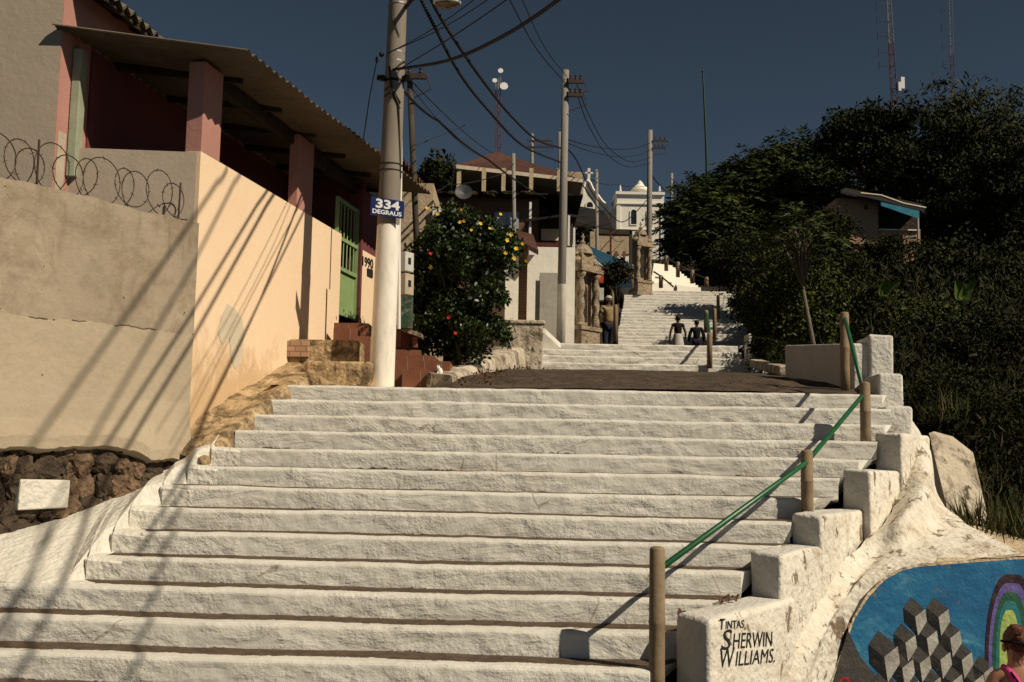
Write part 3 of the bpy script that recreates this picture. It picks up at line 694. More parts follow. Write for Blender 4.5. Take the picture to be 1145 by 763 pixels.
# ---------------- pink house with veranda
ph = thing('veranda_house', (-3.6, 11, .6), 'pink and grey house with a corrugated veranda roof and a tall cream front wall', 'house')
Z = lambda p, z: Vector((p.x, p.y, z))
def wallbox(mb, a, b_, nrm, th, z0, z1, mi=0):
    mb.hexa([Z(a, z0), Z(b_, z0), Z(b_-nrm*th, z0), Z(a-nrm*th, z0)], [Z(a, z1), Z(b_, z1), Z(b_-nrm*th, z1), Z(a-nrm*th, z1)], mi)
mb = MB(); wallbox(mb, CW0, CW1, cn, .16, -.6, ZC); mb.build('street_wall', M['cream'], ph)
# patch of lost paint
mb = MB(); pt = [(254, 340), (263, 346), (270, 356), (273, 372), (270, 405), (262, 413), (258, 398), (256, 378), (248, 386), (243, 372), (247, 355)]
mb.add([cw(x, y, .004) for x, y in pt], [tuple(range(len(pt)))])
mb.build('bare_patch', plaster('bare_render', (.58, .50, .37), (.52, .44, .32), (.40, .32, .21), 3, .6, 0, .4, 25, .01), ph)
HB = W(64, 120, 9.2); HB.z = 0; FL = Vector((HB.x-.05, 9.42, 0))
mb = MB(); fwn = Vector((0, -1, 0)); wallbox(mb, FL, Vector((CW0.x-.004, CW0.y+.01, 0)), fwn, .16, -.6, ZC-.01); mb.build('front_wall', M['greywall'], ph)
# pillars
def pil(y0, y1, dp, zt=3.62, zb=None, mt='pink'):
    k = CW0+cdv*((y0-9.5)/cdv.y)-cn*.004; e = CW0+cdv*((y1-9.5)/cdv.y)-cn*.004
    mb = MB(); wallbox(mb, k, e, cn, dp, (zb or ZC+.002), zt); return mb.build('pillar', M[mt], ph, bevel=.008)
yc = lambda px, py: WP(px, py, CW0, cn).y
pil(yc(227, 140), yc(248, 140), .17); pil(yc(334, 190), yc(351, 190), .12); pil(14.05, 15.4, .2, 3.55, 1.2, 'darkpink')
# veranda floor and main body
mb = MB(); wallbox(mb, CW0+cdv*.2-cn*.17, CW0+cdv*5.2-cn*.17, cn, 1.2, 1.45, 1.62); mb.build('veranda_floor', M['terradark'], ph)
hd = Vector((.2, .98, 0)).normalized(); hn = Vector((hd.y, -hd.x, 0)); HE = HB+hd*6.2
mb = MB(); wallbox(mb, HB, HE, hn, .2, -.6, 4.25)
mb.build('side_wall', M['pink'], ph)
mb = MB(); wallbox(mb, HB+hd*.45+hn*.02, HE+hn*.02, hn, .03, 1.6, 3.75); mb.build('veranda_shade_sheet', M['darkpink'], ph)  # dark sheet over the pink side wall, veranda shade painted as colour
mb = MB(); wallbox(mb, HB+Vector((-6, 0, 0)), HB+Vector((-.005, -.003, 0)), Vector((0, -1, 0)), .2, -.6, 5.6); mb.build('grey_wall', M['greywall'], ph)
mb = MB(); wallbox(mb, HB+Vector((-.005, -.0, 0))+hd*.03+hn*.012, HB+hd*.14+hn*.012, hn, .03, 1.8, 2.82); mb.build('white_skirt', M['boxbeige'], ph)
# green corner trim and end walls
mb = MB(); a = W(78, 120, 9.36); mb.box(a.x, a.x+.08, 9.36, 9.5, ZC-.3, 3.66); mb.build('corner_trim', M['trim_green'], ph, bevel=.006)
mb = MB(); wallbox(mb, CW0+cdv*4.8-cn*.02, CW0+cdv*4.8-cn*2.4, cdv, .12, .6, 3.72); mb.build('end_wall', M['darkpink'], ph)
# door and dark window in the shade of the veranda
mb = MB(); wallbox(mb, HB+hd*3.4+hn*.02, HB+hd*4.3+hn*.02, hn, .03, 1.62, 3.3); mb.build('door', M['wood'], ph)
# veranda roof, corrugated
A0 = W(57, 27, 9.1); A1 = W(276, 56, 9.2); B1_ = W(482, 216, 14.4); B0 = Vector((-3.35, 14.8, 3.86))
nc = 110
def corr(mb, P0, P1, Q1, Q0, nc, amp, th=.008, ns=4):
    for side in (0, -th):
        rows = []
        for k in range(nc*4+1):
            u = k/(nc*4); o = amp*math.sin(2*math.pi*k/4.0)+side+.012*nz(u*12, 1)
            a = P0*(1-u)+Q0*u; b_ = P1*(1-u)+Q1*u
            rows.append([a*(1-t/ns)+b_*(t/ns)+Vector((0, 0, o+(.03*nz(u*5, t)))) for t in range(ns+1)])
        mb.grid(rows)
mb = MB(); corr(mb, A0, A1, B1_, B0, 38, .020); mb.build('veranda_roof', M['corr'], ph, smooth=False)
mb = MB()
pA = CW0+cdv*.1-cn*.12; pB = CW0+cdv*5.1-cn*.12
mb.beam(Z(pA, 3.58), Z(pB, 3.54), .10, .13)
for k in range(1, 7):
    q0 = A0.lerp(B0, k/6.0+.0); q1 = A1.lerp(B1_, k/6.0); q0 = q0+Vector((0, 0, -.05)); q1 = q0.lerp(q1, .74)+Vector((0, 0, -.015))
    mb.beam(q0, q1, .05, .07)
mb.build('roof_beams', M['mortar'], ph)
# main roof with overhanging tiled eave
mb = MB()
e0 = W(128, -4, 9.4); _r = ray(178, 41); e1 = W(178, 41, e0.z*_r.y/_r.z); _d = e1-e0; e1 = e1+_d*1.6; e0 = e0-_d*.12; rg0 = e0+Vector((-4.2, 0, 2.1)); rg1 = e1+Vector((-4.2, 0, 2.1))
corr(mb, rg0, e0, e1, rg1, 16, .03, .02, 6)
mb.build('main_roof', M['corr'], ph)
mb = MB()
for k in range(9): 
    a = e0.lerp(e1, k/8)+Vector((-.02, 0, -.06)); b_ = rg0.lerp(rg1, k/8)+Vector((0, 0, -.06)); mb.beam(a, b_, .05, .07)
mb.beam(e0+Vector((-.06, 0, -.02)), e1+Vector((-.06, 0, -.02)), .03, .09)
mb.build('rafters', M['wood'], ph)
# gate
g0 = CW1+cdv*.02; gq = lambda px, py, off=0: WP(px, py, CW0, cn, off-.06)
gt = thing('garden_gate', gq(390, 355), 'tall light green iron gate with vertical bars in the gap of the cream wall', 'gate')
ga = CW1+cdv*.03; gb = CW1+cdv*.82; z0, z1 = W(390, 352, 13.4).z, W(390, 222, 13.4).z
mb = MB()
for p in (ga, gb): mb.beam(Z(p-cn*.08, z0), Z(p-cn*.08, z1), .05, .05, up=(1, 0, 0))
for z in (z0+.03, z0+.62, z0+1.02, z1-.03): mb.beam(Z(ga-cn*.08, z), Z(gb-cn*.08, z), .045, .05)
mb.build('gate_frame', M['green_gate'], gt)
mb = MB()
mb.hexa([Z(ga-cn*.09, z0+.03), Z(gb-cn*.09, z0+.03), Z(gb-cn*.10, z0+.03), Z(ga-cn*.10, z0+.03)], [Z(ga-cn*.09, z0+.6), Z(gb-cn*.09, z0+.6), Z(gb-cn*.10, z0+.6), Z(ga-cn*.10, z0+.6)])
mb.build('gate_panel', M['green_gate'], gt)
for k in range(1, 6):
    mb = MB(); p = ga.lerp(gb, k/6)-cn*.08; mb.tube([Z(p, z0+.6), Z(p, z1-.05)], .011, 6); mb.build('gate_bar', M['green_gate'], gt)
# cream pier with the house number
pr = thing('gate_pier', CW1+cdv*1.1+Vector((0, 0, 1.3)), 'cream painted pier with a house number beside the green gate', 'pier')
pa0 = CW1+cdv*.86; pa1 = CW1+cdv*2.0
mb = MB(); wallbox(mb, pa0, pa1, cn, .18, .5, WP(405, 279, CW0, cn).z); mb.build('pier_wall', M['cream'], pr, bevel=.01)
npp = lambda px, py: WP(px, py, CW0, cn, .006)
mb = MB(); q = [npp(405, 297), npp(417, 302), npp(417, 290), npp(405, 286)]; fit_text(mb, '1990', q, .03); mb.build('house_number', M['letter'], pr)
mb = MB(); q = [npp(410, 308), npp(416, 311), npp(416, 302), npp(410, 300)]; mb.hexa([p for p in q], [p+cn*.01 for p in q]); mb.build('small_plate', M['letter'], pr)
# terracotta steps up to the gate
ts = thing('terracotta_steps', W(400, 400, 12.8), 'terracotta tiled steps climbing to the green gate, left of the big pole', 'steps')
def tiled(mb, x0, x1, y0, y1, z0, z1):
    mb.box(x0, x1, y0, y1, z0, z1, 0)
    k = x0+.2
    while k < x1-.03: mb.box(k, k+.008, y0-.003, y0, z0+.01, z1-.006, 1); k += .2
mb = MB()
for (pl, pr_, pt, pb, Y) in [(373, 398, 367, 382, 12.4), (372, 412, 361, 366, 13.1), (395, 418, 376, 402, 12.2)]:
    a = W(pl, pt, Y); b_ = W(pr_, pb, Y); tiled(mb, a.x, b_.x, Y, Y+1.2, .6, a.z)
mb.build('tile_blocks', [M['terracotta'], M['terradark']], ts)
# ochre ledge
ol = thing('stone_ledge', W(370, 428, 11.2), 'worn ochre masonry ledge at the foot of the cream wall by the pole', 'ledge')
mb = MB()
a = W(322, 379, 11.7); b_ = W(401, 379, 11.7); mb.box(a.x, b_.x, 11.7, 12.9, .4, a.z)
mb.build('upper_course', M['ochre'], ol, bevel=.03)
mb = MB()
a = W(340, 403, 11.2); b_ = W(412, 403, 11.2); mb.box(a.x, b_.x+.05, 11.2, 12.2, .4, a.z); mb.build('lower_course', M['ochre'], ol, bevel=.05)
mb = MB(); a = W(322, 379, 11.66); b_ = W(345, 400, 11.66)
mb.box(a.x-.01, b_.x, 11.66, 11.74, b_.z, a.z-.02); mb.build('bare_brick', M['brick_tan'], ol, bevel=.01)
# terracotta planter and steps right of the pole
tp = thing('terracotta_planter', W(470, 425, 11.5), 'terracotta tiled stoop and planter right of the big pole, below the meter boxes', 'planter')
mb = MB()
for (pl, pr_, pt, Y, dp) in [(436, 503, 403, 12.0, .9), (436, 486, 397, 12.3, .9), (436, 476, 411, 11.7, .4), (450, 494, 414, 11.5, .3), (440, 470, 391, 12.6, .6)]:
    a = W(pl, pt, Y); b_ = W(pr_, pt, Y); tiled(mb, a.x, b_.x, Y, Y+dp, .5, a.z)
mb.build('tile_blocks', [M['terracotta'], M['terradark']], tp)
mb = MB(); a = W(440, 366, 12.6); b_ = W(467, 366, 12.6)
mb.box(a.x, a.x+.10, 12.6, 12.7, 1.2, a.z, 0); mb.box(b_.x-.06, b_.x, 12.6, 12.7, 1.2, a.z-.12, 0); mb.box(a.x, b_.x-.02, 12.9, 13.0, 1.2, a.z-.05, 0)
mb.hexa([Vector((a.x-.05, 12.5, a.z)), Vector((b_.x+.06, 12.5, a.z-.13)), Vector((b_.x+.06, 13.1, a.z-.13)), Vector((a.x-.05, 13.1, a.z))],
        [Vector((a.x-.05, 12.5, a.z+.05)), Vector((b_.x+.06, 12.5, a.z-.08)), Vector((b_.x+.06, 13.1, a.z-.08)), Vector((a.x-.05, 13.1, a.z+.05))], 1)
mb.build('shelf', [M['terracotta'], M['oratory']], tp)
# cat
ct = thing('cat', W(491, 420, 11.5), 'small white cat sitting on the terracotta stoop', 'cat')
c = W(491, 415, 11.5)
mb = MB()
mb.ell(c+Vector((.012, 0, -.012)), (.030, .036, .050), 8); mb.ell(c+Vector((-.008, -.005, .035)), (.021, .023, .021), 8)
mb.lathe(c+Vector((-.020, -.005, .048)), [(.009, 0), (.001, .022)], 6); mb.lathe(c+Vector((.003, -.005, .048)), [(.009, 0), (.001, .022)], 6)
mb.tube([c+Vector((-.012, -.02, -.01)), c+Vector((-.014, -.028, -.058))], [.010, .008], 6); mb.tube([c+Vector((.006, -.02, -.01)), c+Vector((.008, -.028, -.058))], [.010, .008], 6)
mb.tube([c+Vector((.03, .02, -.05)), c+Vector((.055, .01, -.052)), c+Vector((.06, -.02, -.05))], [.009, .008, .004], 6)
mb.ell(c+Vector((-.014, -.026, .031)), (.008, .008, .006), 6)
mb.build('body', M['whitepaint'], ct, smooth=True)
# meter boxes
for (py0, py1, m_, lb) in [(283, 305, 'boxgrey', 'light grey electricity meter box, upper one behind the big pole'), (307, 331, 'boxbeige', 'beige weathered meter box, lower one behind the big pole')]:
    a = W(440, py0, 12.3); b_ = W(461, py1, 12.3); cc = (a+b_)*.5
    mt = thing('meter_box', cc, lb, 'meter box', 'meter boxes behind the pole')
    mb = MB(); ang = -.62
    mb.box(-.11, .11, -.08, .08, -(a.z-b_.z)/2, (a.z-b_.z)/2)
    mb.v = [tuple(Matrix.Rotation(ang, 3, 'Z') @ Vector(v)+cc) for v in mb.v]; mb.build('case', M[m_], mt, bevel=.012)
    mb = MB(); mb.box(.111, .114, -.03, .02, -.03, .05)
    mb.v = [tuple(Matrix.Rotation(ang, 3, 'Z') @ Vector(v)+cc) for v in mb.v]; mb.build('window', M['glass'], mt)
mb = MB(); a = W(456, 331, 12.5); b_ = W(456, 368, 12.5); mb.box(a.x-.11, a.x+.06, 12.45, 12.6, b_.z, a.z)
tag(mb.build('meter_column', plaster('peeling_green', (.02, .05, .03), (.03, .065, .04), (.25, .22, .17), 6, .50, .3, .5, 20, .01), bevel=.01, loc=b_), 'peeling green column under the meter boxes', 'column')
mb = MB(); mb.tube([W(446, 368, 12.2), W(446, 225, 12.2)], .022, 8); mb.tube([W(448, 225, 12.3), W(449, 120, 12.3)], .016, 8)
tag(mb.build('conduit_pipe', M['whitepaint'], loc=W(446, 368, 12.2)), 'white conduit pipe rising behind the big pole', 'pipe')

# curb left of the ramp
mb = MB()
cu = [(506, 431, 11.1), (522, 426, 12.0), (545, 419, 13.6), (570, 410, 16), (590, 402, 18.5), (600, 394, 20)]
tp_ = [(506, 420, 11.3), (520, 415, 12.2), (545, 404, 13.8), (570, 396, 16.2), (590, 388, 18.7), (600, 383, 20.2)]
bot = [W(x, y+4, Y) for x, y, Y in cu]; top = [W(x, y, Y+.0) for x, y, Y in tp_]
back = [p+Vector((-.28-.09*i_, .08, .03)) for i_, p in enumerate(top)]
KR = [smoothpts(r_, 10) for r_ in ([p-Vector((0, 0, .3)) for p in bot], bot, [b_.lerp(t_, .85) for b_, t_ in zip(bot, top)], [t_+Vector((-.03, .02, .01)) for t_ in top], back, [p-Vector((.02, 0, .6)) for p in back])]
KR = [[p+Vector((nz(*(p*4)), nz(p.y*4, p.z*4, 3), nz(p.z*5, p.x*5, p.y*5)))*.018 for p in r_] for r_ in KR]
mb.grid(KR); mb.add([r_[0] for r_ in KR], [tuple(range(6))])
tag(mb.build('kerb', M['white_old'], smooth=True), 'stained white kerb along the left edge of the cobbled ramp', kind='structure')
mb = MB(); a = W(566, 362, 18.2); b_ = W(607, 400, 18.2); mb.box(a.x, b_.x, 18.2, 20.6, .9, a.z); mb.box(a.x-.03, b_.x+.03, 18.17, 20.6, a.z+.002, a.z+.07)
tag(mb.build('garden_wall', M['white_old'], bevel=.02, loc=(0, 18.2, 1)), 'low streaked white wall between the flowering bush and the tall white-banded pole', 'wall')

# ------------------------------------------------------------------ main pole with sign and lamp
p0 = W(426.5, 434, 11.45); p1 = W(445.5, -10, 11.45); dirp = (p1-p0).normalized()
pb = Vector((p0.x, p0.y, .45)); ptop = p0+dirp*8.2
mp_ = thing('utility_pole', pb, 'large concrete pole, white below, carrying the blue sign', 'utility pole')
M['poleA'] = tworow('pole_with_limewash', (.78, .73, .63), (.23, .195, .155), W(430, 252, 11.45).z, .06)
mb = MB(); mb.tube([pb, p0, p0+dirp*1.5, p0+dirp*3, p0+dirp*4.6, ptop], [.145, .142, .130, .118, .103, .08], 28); mb.build('shaft', M['poleA'], mp_, smooth=True)
def ring(mb, c, r_, h, mi=0): mb.lathe(c, [(r_, -h), (r_+.004, -h*.8), (r_+.004, h*.8), (r_, h)], 24, mi)
def onpole(py): z = W(435, py, 11.45).z; return p0+dirp*((z-p0.z)/dirp.z)
for py in (6, 60, 70):
    mb = MB(); ring(mb, onpole(py), .108, .012); mb.build('band', M['metal'], mp_)
mb = MB(); ring(mb, onpole(92), .112, .02); ring(mb, onpole(185), .128, .004); ring(mb, onpole(192), .128, .004)
for s_ in (-1, 1): mb.beam(onpole(90)+Vector((s_*.10, -.05, 0)), onpole(90)+Vector((s_*.19, -.08, .01)), .05, .06)
mb.ell(onpole(62)+Vector((-.16, -.02, 0)), (.03, .03, .03), 6); mb.ell(onpole(66)+Vector((-.21, -.02, -.02)), (.02, .02, .04), 6)
mb.tube([onpole(78)+Vector((-.05, -.13, 0)), onpole(100)+Vector((-.02, -.14, 0)), onpole(120)+Vector((.07, -.11, 0)), onpole(200)+Vector((.12, -.04, 0))], .012, 6)
mb.tube([onpole(105)+Vector((-.10, -.11, 0)), onpole(100)+Vector((-.02, -.13, 0)), onpole(118)+Vector((.09, -.09, 0))], .008, 6)
mb.tube([onpole(112)+Vector((-.10, -.11, 0)), onpole(107)+Vector((-.02, -.13, 0)), onpole(124)+Vector((.09, -.09, 0))], .007, 6)
mb.tube([onpole(8)+Vector((-.04, -.11, 0)), onpole(30)+Vector((-.01, -.12, 0)), onpole(45)+Vector((.05, -.11, 0))], .005, 5)
mb.build('fittings', M['black'], mp_)
sg = thing('street_sign', W(433, 232, 11.28), 'dark blue sign with white number and word fixed to the big pole', 'sign')
sq = [W(414, 240, 11.26), W(451.5, 245, 11.30), W(452, 225.5, 11.30), W(415, 219.5, 11.26)]
sn = (sq[1]-sq[0]).cross(sq[3]-sq[0]).normalized(); sn = sn if sn.y < 0 else -sn
mb = MB(); mb.hexa(sq, [p-sn*.006 for p in sq]); mb.build('sign_plate', M['signblue'], sg)
mb = MB(); s2 = [p+sn*.003 for p in sq]; fit_text(mb, '334', s2, .035, 0, (.15, .87), (.42, .93)); fit_text(mb, 'DEGRAUS', s2, .03, 0, (.06, .93), (.10, .35)); mb.build('sign_lettering', M['signwhite'], sg)
lp = thing('street_lamp', W(490, 5, 10.9), 'street lamp head hanging from an arm at the top edge by the big pole', 'street lamp')
mb = MB(); mb.tube([onpole(10)+Vector((.08, -.02, 0)), W(462, -2, 11.2), W(478, -14, 11.0), W(490, -10, 10.9)], .024, 8); mb.build('arm', M['iron'], lp, smooth=True)
c = W(500, -1, 10.85)
mb = MB(); mb.lathe(c, [(.145, -.055), (.155, -.05), (.15, .0), (.12, .06), (.05, .10), (.01, .11)], 20, 0, .62); mb.build('housing', M['whitepaint'], lp, smooth=True)
mb = MB(); mb.lathe(c, [(.02, -.105), (.08, -.095), (.125, -.07), (.142, -.057)], 20, 0, .62); mb.build('lens', simple('lamp_glass', (.16, .11, .05), .2, .3, 8, 0, 40, 0, .6), lp, smooth=True)
# ------------------------------------------------------------------ other poles
def pole(px0, py0, px1, py1, Y, r0_, r1_, mat, label, zb=None, arms=(), grp='poles standing up the hill'):
    b_ = W(px0, py0, Y); t = W(px1, py1, Y)
    zb = b_.z if zb is None else zb
    d = (t-b_)/(t.z-b_.z); b2 = b_+d*(zb-b_.z)
    o = thing('utility_pole', b2, label, 'utility pole', grp)
    mb = MB(); mb.tube([b2, (b2+t)/2, t], [r0_, (r0_+r1_)/2, r1_], 14); mb.build('shaft', mat, o, smooth=True)
    for (py, x0, x1) in arms:
        mb = MB(); c = W(px1, py, Y); mb.beam(c+Vector((x0, -.1, 0)), c+Vector((x1, -.1, 0)), .06, .08)
        for k in range(3):
            x = x0+(x1-x0)*(k+.5)/3; mb.lathe(c+Vector((x, -.1, .04)), [(.03, 0), (.04, .03), (.02, .06), (.035, .09), (.01, .12)], 8)
        mb.tube([c+Vector((x1, -.1, .05)), c+Vector((x1+.08, -.1, -.2)), c+Vector((.1, -.1, -.35))], .012, 5)
        mb.build('crossarm', M['iron'], o)
    return o
M['poleB'] = tworow('far_pole_limewash', (.76, .71, .60), (.235, .215, .185), W(630, 318, 21.8).z, .05)
pole(627, 382, 632.5, 79, 21.8, .098, .076, M['poleB'], 'tall concrete pole, white below, beside the nearer carved oratory', 1.9, [(93, .05, .38), (108, .05, .38)])
pole(463.5, 215, 458, 86, 16, .052, .045, M['wood'], 'dark wooden pole rising behind the big pole, left of the flowering bush', 1.0, [(88, -.28, .28)])
pole(575, 262, 574, 172, 25, .052, .048, M['concrete'], 'short grey pole in front of the hip roofed house', 2.0)
pole(628, 300, 626, 148, 40, .085, .08, M['concrete'], 'grey pole tucked right behind the tall white-banded pole', 5.5)
pole(668, 345, 667, 190, 31, .055, .05, M['concrete'], 'thin grey pole between the first oratory and the church gable', 2.5)
pole(725, 322, 727, 146, 42, .125, .10, M['concrete'], 'grey pole with crossarms in front of the church tower', 6.0, [(158, .1, .7), (166, .1, .6)])
pole(751, 242, 751, 194, 75, .12, .11, M['concrete'], 'distant pole right of the church tower, left of the green mast', 12)
pole(595, 178, 595, 150, 60, .10, .095, M['concrete'], 'distant pole top above the hip roof, with crossarms', 12, [(158, -.3, 1.2), (165, -.3, 1.2)])
# green mast
b_ = W(793, 235, 66); t = W(786, 80, 66)
o = thing('flag_mast', b_-Vector((0, 0, 3)), 'thin green mast sticking up above the feathery tree', 'mast')
mb = MB(); mb.tube([b_-Vector((0, 0, 3)), b_.lerp(t, .5), t], [.11, .085, .055], 8); mb.build('shaft', simple('mast_green', (.012, .045, .025), .6), o)
mb = MB(); mb.ell(t, (.08, .08, .12), 6); mb.build('finial', M['iron'], o)

# lattice radio masts
def mast(px, pyb, pxt, pyt, Y, wd, label, dishes=(), top_wd=None):
    b_ = W(px, pyb, Y); t = W(pxt, pyt, Y); wd *= .42; top_wd = top_wd*.5 if top_wd else None
    o = thing('radio_mast', b_-Vector((0, 0, 2)), label, 'radio mast', 'lattice radio masts on the hilltop')
    H = t-b_; n = int(H.length/1.3); tw_ = top_wd or wd*.5
    A = [Vector((math.cos(a), math.sin(a), 0)) for a in (R(90), R(210), R(330))]
    for sec in range((n+5)//6):
        mb = MB(); mi = sec % 2; name = ('red_section', 'white_section')[mi]
        for k in range(sec*6, min(n, sec*6+6)):
            c0 = b_+H*(k/n); c1 = b_+H*((k+1)/n); w0 = wd+(tw_-wd)*k/n; w1 = wd+(tw_-wd)*(k+1)/n
            for i in range(3):
                mb.tube([c0+A[i]*w0/2, c1+A[i]*w1/2], .05*wd/.8, 4); mb.tube([c0+A[i]*w0/2, c1+A[(i+1) % 3]*w1/2], .03*wd/.8, 4)
                mb.tube([c0+A[i]*w0/2, c0+A[(i+1) % 3]*w0/2], .03*wd/.8, 4)
        mb.build(name, [M['redpaint'], M['metal']][mi], o)
    for (py, dx, r_, kind) in dishes:
        c = W(px+(pxt-px)*(pyb-py)/(pyb-pyt), py, Y)+Vector((dx, -.3, 0)); mb = MB()
        if kind == 'panel': mb.box(c.x-r_*.3, c.x+r_*.3, c.y-.15, c.y+.15, c.z-r_, c.z+r_); mb.build('antenna_panel', M['whitepaint'], o)
        elif kind == 'dish':
            mb.lathe((0, 0, 0), [(.02, 0), (r_*.6, .1), (r_, .3), (r_*.98, .4)], 14); mb.v = [tuple(Matrix.Rotation(R(80), 3, 'X') @ Vector(v)+c) for v in mb.v]; mb.build('dish', M['whitepaint'], o)
        else: mb.beam(c-Vector((dx, 0, 0)), c+Vector((r_, 0, 0)), .06, .06); mb.tube([c+Vector((r_, 0, -.5)), c+Vector((r_, 0, .5))], .04, 4); mb.build('antenna', M['iron'], o)
mast(557, 178, 557, 86, 120, 1.7, 'short lattice mast with dishes behind the hip roofed house', [(82, .3, .32, 'dish'), (99, .7, .5, 'dish'), (93, -.4, .3, 'dish')], 1.4)
mast(1000, 125, 991, -40, 110, 2.0, 'thick red and white lattice mast above the trees, left of two', [(94, .95, .65, 'panel'), (98, .6, .5, 'panel')]+[(y, -.3, -1.2, 'ant') for y in (8, 25, 42, 60, 75)], .9)
mast(1066, 130, 1061, -40, 130, 1.5, 'thinner red and white lattice mast above the wispy bamboo, right of two', [(y, -.3, -1.0, 'ant') for y in (13, 33, 53, 73)], .8)

# ------------------------------------------------------------------ cables
CAB = 'power cables strung between the poles'
def cable(pts, rad, label='black overhead cable strung between the poles', sag=0.0, twist=False, n=14):
    P = []
    if len(pts) > 3 and not sag: pts = smoothpts(pts, 5); n = 2
    for i in range(len(pts)-1):
        a, b_ = pts[i], pts[i+1]
        for k in range(n):
            t = k/n; p = a.lerp(b_, t); P.append(p-Vector((0, 0, sag*4*t*(1-t))))
    P.append(pts[-1]); mb = MB()
    if twist:
        Q = smoothpts(P, 6); 
        for ph_ in (0, math.pi):
            mb.tube([q+Vector((math.cos(i*1.1+ph_), 0, math.sin(i*1.1+ph_)))*rad*.8 for i, q in enumerate(Q)], rad*.8, 5)
    else: mb.tube(P, rad, 6)
    tag(mb.build('power_cable', M['black'], loc=P[0]), label, 'cable', CAB)
cable([W(440, 78, 11.3), W(500, 68, 9.6), W(560, 42, 8.2), W(627, -2, 7.0), W(760, -110, 5.3)], .016, 'thickest black cable sweeping up to the right from the big pole')
cable([W(452, -40, 11.3), W(484, 26, 11.9), W(514, 82, 13.2), W(545, 122, 15), W(585, 163, 18), W(628, 182, 21.6)], .016, 'lower twisted cable from the lamp to the tall white-banded pole', 0, True)
cable([W(470, -25, 11.3), W(493, 20, 11.9), W(520, 62, 13), W(545, 97, 14.5), W(570, 128, 16.5), W(600, 156, 19), W(628, 166, 21.6)], .016, 'upper twisted cable from the lamp to the tall white-banded pole', 0, True)
cable([W(446, 95, 11.5), W(490, 135, 14), W(545, 178, 18.5), W(610, 222, 26)], .018, 'heavy cable from behind the big pole down to the hip roofed house', .05)
cable([W(448, 78, 11.5), W(552, 172, 27)], .008, 'thin wire from the big pole to the short lattice mast side of the hip roof', .1)
cable([W(452, 88, 11.8), W(530, 172, 26)], .006, 'thin lower wire running to the ridge of the hip roof', .1)
cable([W(520, 140, 17), W(465, 163, 16.1)], .008, 'short branch wire clamped to the heavy cable above the bush')
cable([W(433, 60, 11.4), W(475, 38, 10.0), W(530, 0, 8.6), W(600, -60, 7)], .005, 'thin wire rising right from the upper band of the big pole')
cable([W(433, 60, 11.4), W(490, 34, 10), W(548, -2, 8.5), W(640, -70, 7)], .005, 'thin wire rising right just under the lamp head')
cable([W(447, 77, 11.4), W(500, 45, 9.5), W(572, -4, 8), W(660, -70, 6.8)], .006, 'thin wire rising right just over the thickest cable')
cable([W(540, -60, 10.5), W(570, 0, 13), W(600, 55, 17), W(632, 93, 21.7)], .010, 'left wire coming down from the top edge to the tall white-banded pole')
cable([W(560, -60, 10.5), W(584, 0, 13), W(610, 55, 17), W(634, 86, 21.7)], .008, 'right wire coming down from the top edge to the tall white-banded pole')
cable([W(645, 95, 21.8), W(660, 132, 25), W(680, 165, 31), W(705, 181, 37), W(727, 176, 42)], .012, 'deeply sagging upper wire between the white-banded pole and the church pole')
cable([W(645, 105, 21.8), W(658, 140, 25), W(678, 172, 31), W(703, 187, 37), W(727, 182, 42)], .012, 'deeply sagging lower wire between the white-banded pole and the church pole')
cable([W(634, 156, 21.8), W(727, 160, 42)], .012, 'flat upper wire crossing from the white-banded pole to the church pole', .25)
cable([W(634, 160, 21.8), W(727, 168, 42)], .010, 'flat lower wire crossing from the white-banded pole to the church pole', .3)
cable([W(634, 166, 21.8), W(645, 180, 23), W(662, 215, 27), W(683, 240, 31), W(700, 247, 35), W(727, 220, 42)], .016, 'thick sagging cable crossing in front of the church gable', 0)
cable([W(650, 205, 26), W(674, 240, 32)], .016, 'short steep cable crossing the church gable towards the dark shed roof')
cable([W(660, 200, 29), W(690, 206, 38), W(727, 207, 42)], .012, 'cable reaching the church pole just above the tower cornice', .1)
cable([W(680, 262, 34), W(700, 266, 38), W(727, 243, 42)], .010, 'low looping cable across the church tower window', .2)
cable([W(728, 195, 42), W(751, 216, 75)], .03, 'cable from the church pole to the distant pole', .2)
cable([W(751, 200, 75), W(782, 221, 60)], .03, 'cable from the distant pole into the feathery tree', .1)
cable([W(575, 182, 25), W(560, 195, 24), W(500, 207, 20), W(482, 213, 18)], .012, 'pale wire from the short grey pole to the tiled roof behind the bush', .05)
cable([W(422, 64, 11.4), W(413, 110, 11.6), W(406, 158, 12)], .006, 'thin dangling wire left of the big pole')
# cables over the steps; only their shadows fall inside the photograph
S = SUN
def shadow_cable(q, p, tq, tp, rad, far, lb):
    a = p+S*tp; b_ = q+S*tq; d = (b_-a); cable([a-d*.9, a, b_, b_+d*far], rad, lb, .03)
def stp(px, py):  # point on the slope of the lower steps
    nrm = Vector((0, -.159, .33)).normalized(); return WP(px, py, Vector((-1.66, 10.45, .585)), nrm)
shadow_cable(cw(343, 230), stp(158, 740), 3.4, 6.6, .016, .15, 'overhead cable above the steps whose shadow crosses their left side')
shadow_cable(cw(298, 230), stp(40, 722), 3.6, 7.6, .022, .2, 'overhead cable above the tan wall whose shadow falls beside the rubble')
shadow_cable(cw(287, 230), stp(-10, 722), 3.7, 8.0, .019, .2, 'overhead cable above the tan wall whose shadow falls on the apron')
shadow_cable(cw(243, 204), tw(45, 485), 6.0, 9.6, .020, .1, 'higher overhead cable casting the faint left shadow on the tan wall')
shadow_cable(cw(262, 204), tw(105, 485), 6.2, 9.6, .018, .1, 'higher overhead cable casting the faint right shadow on the tan wall')

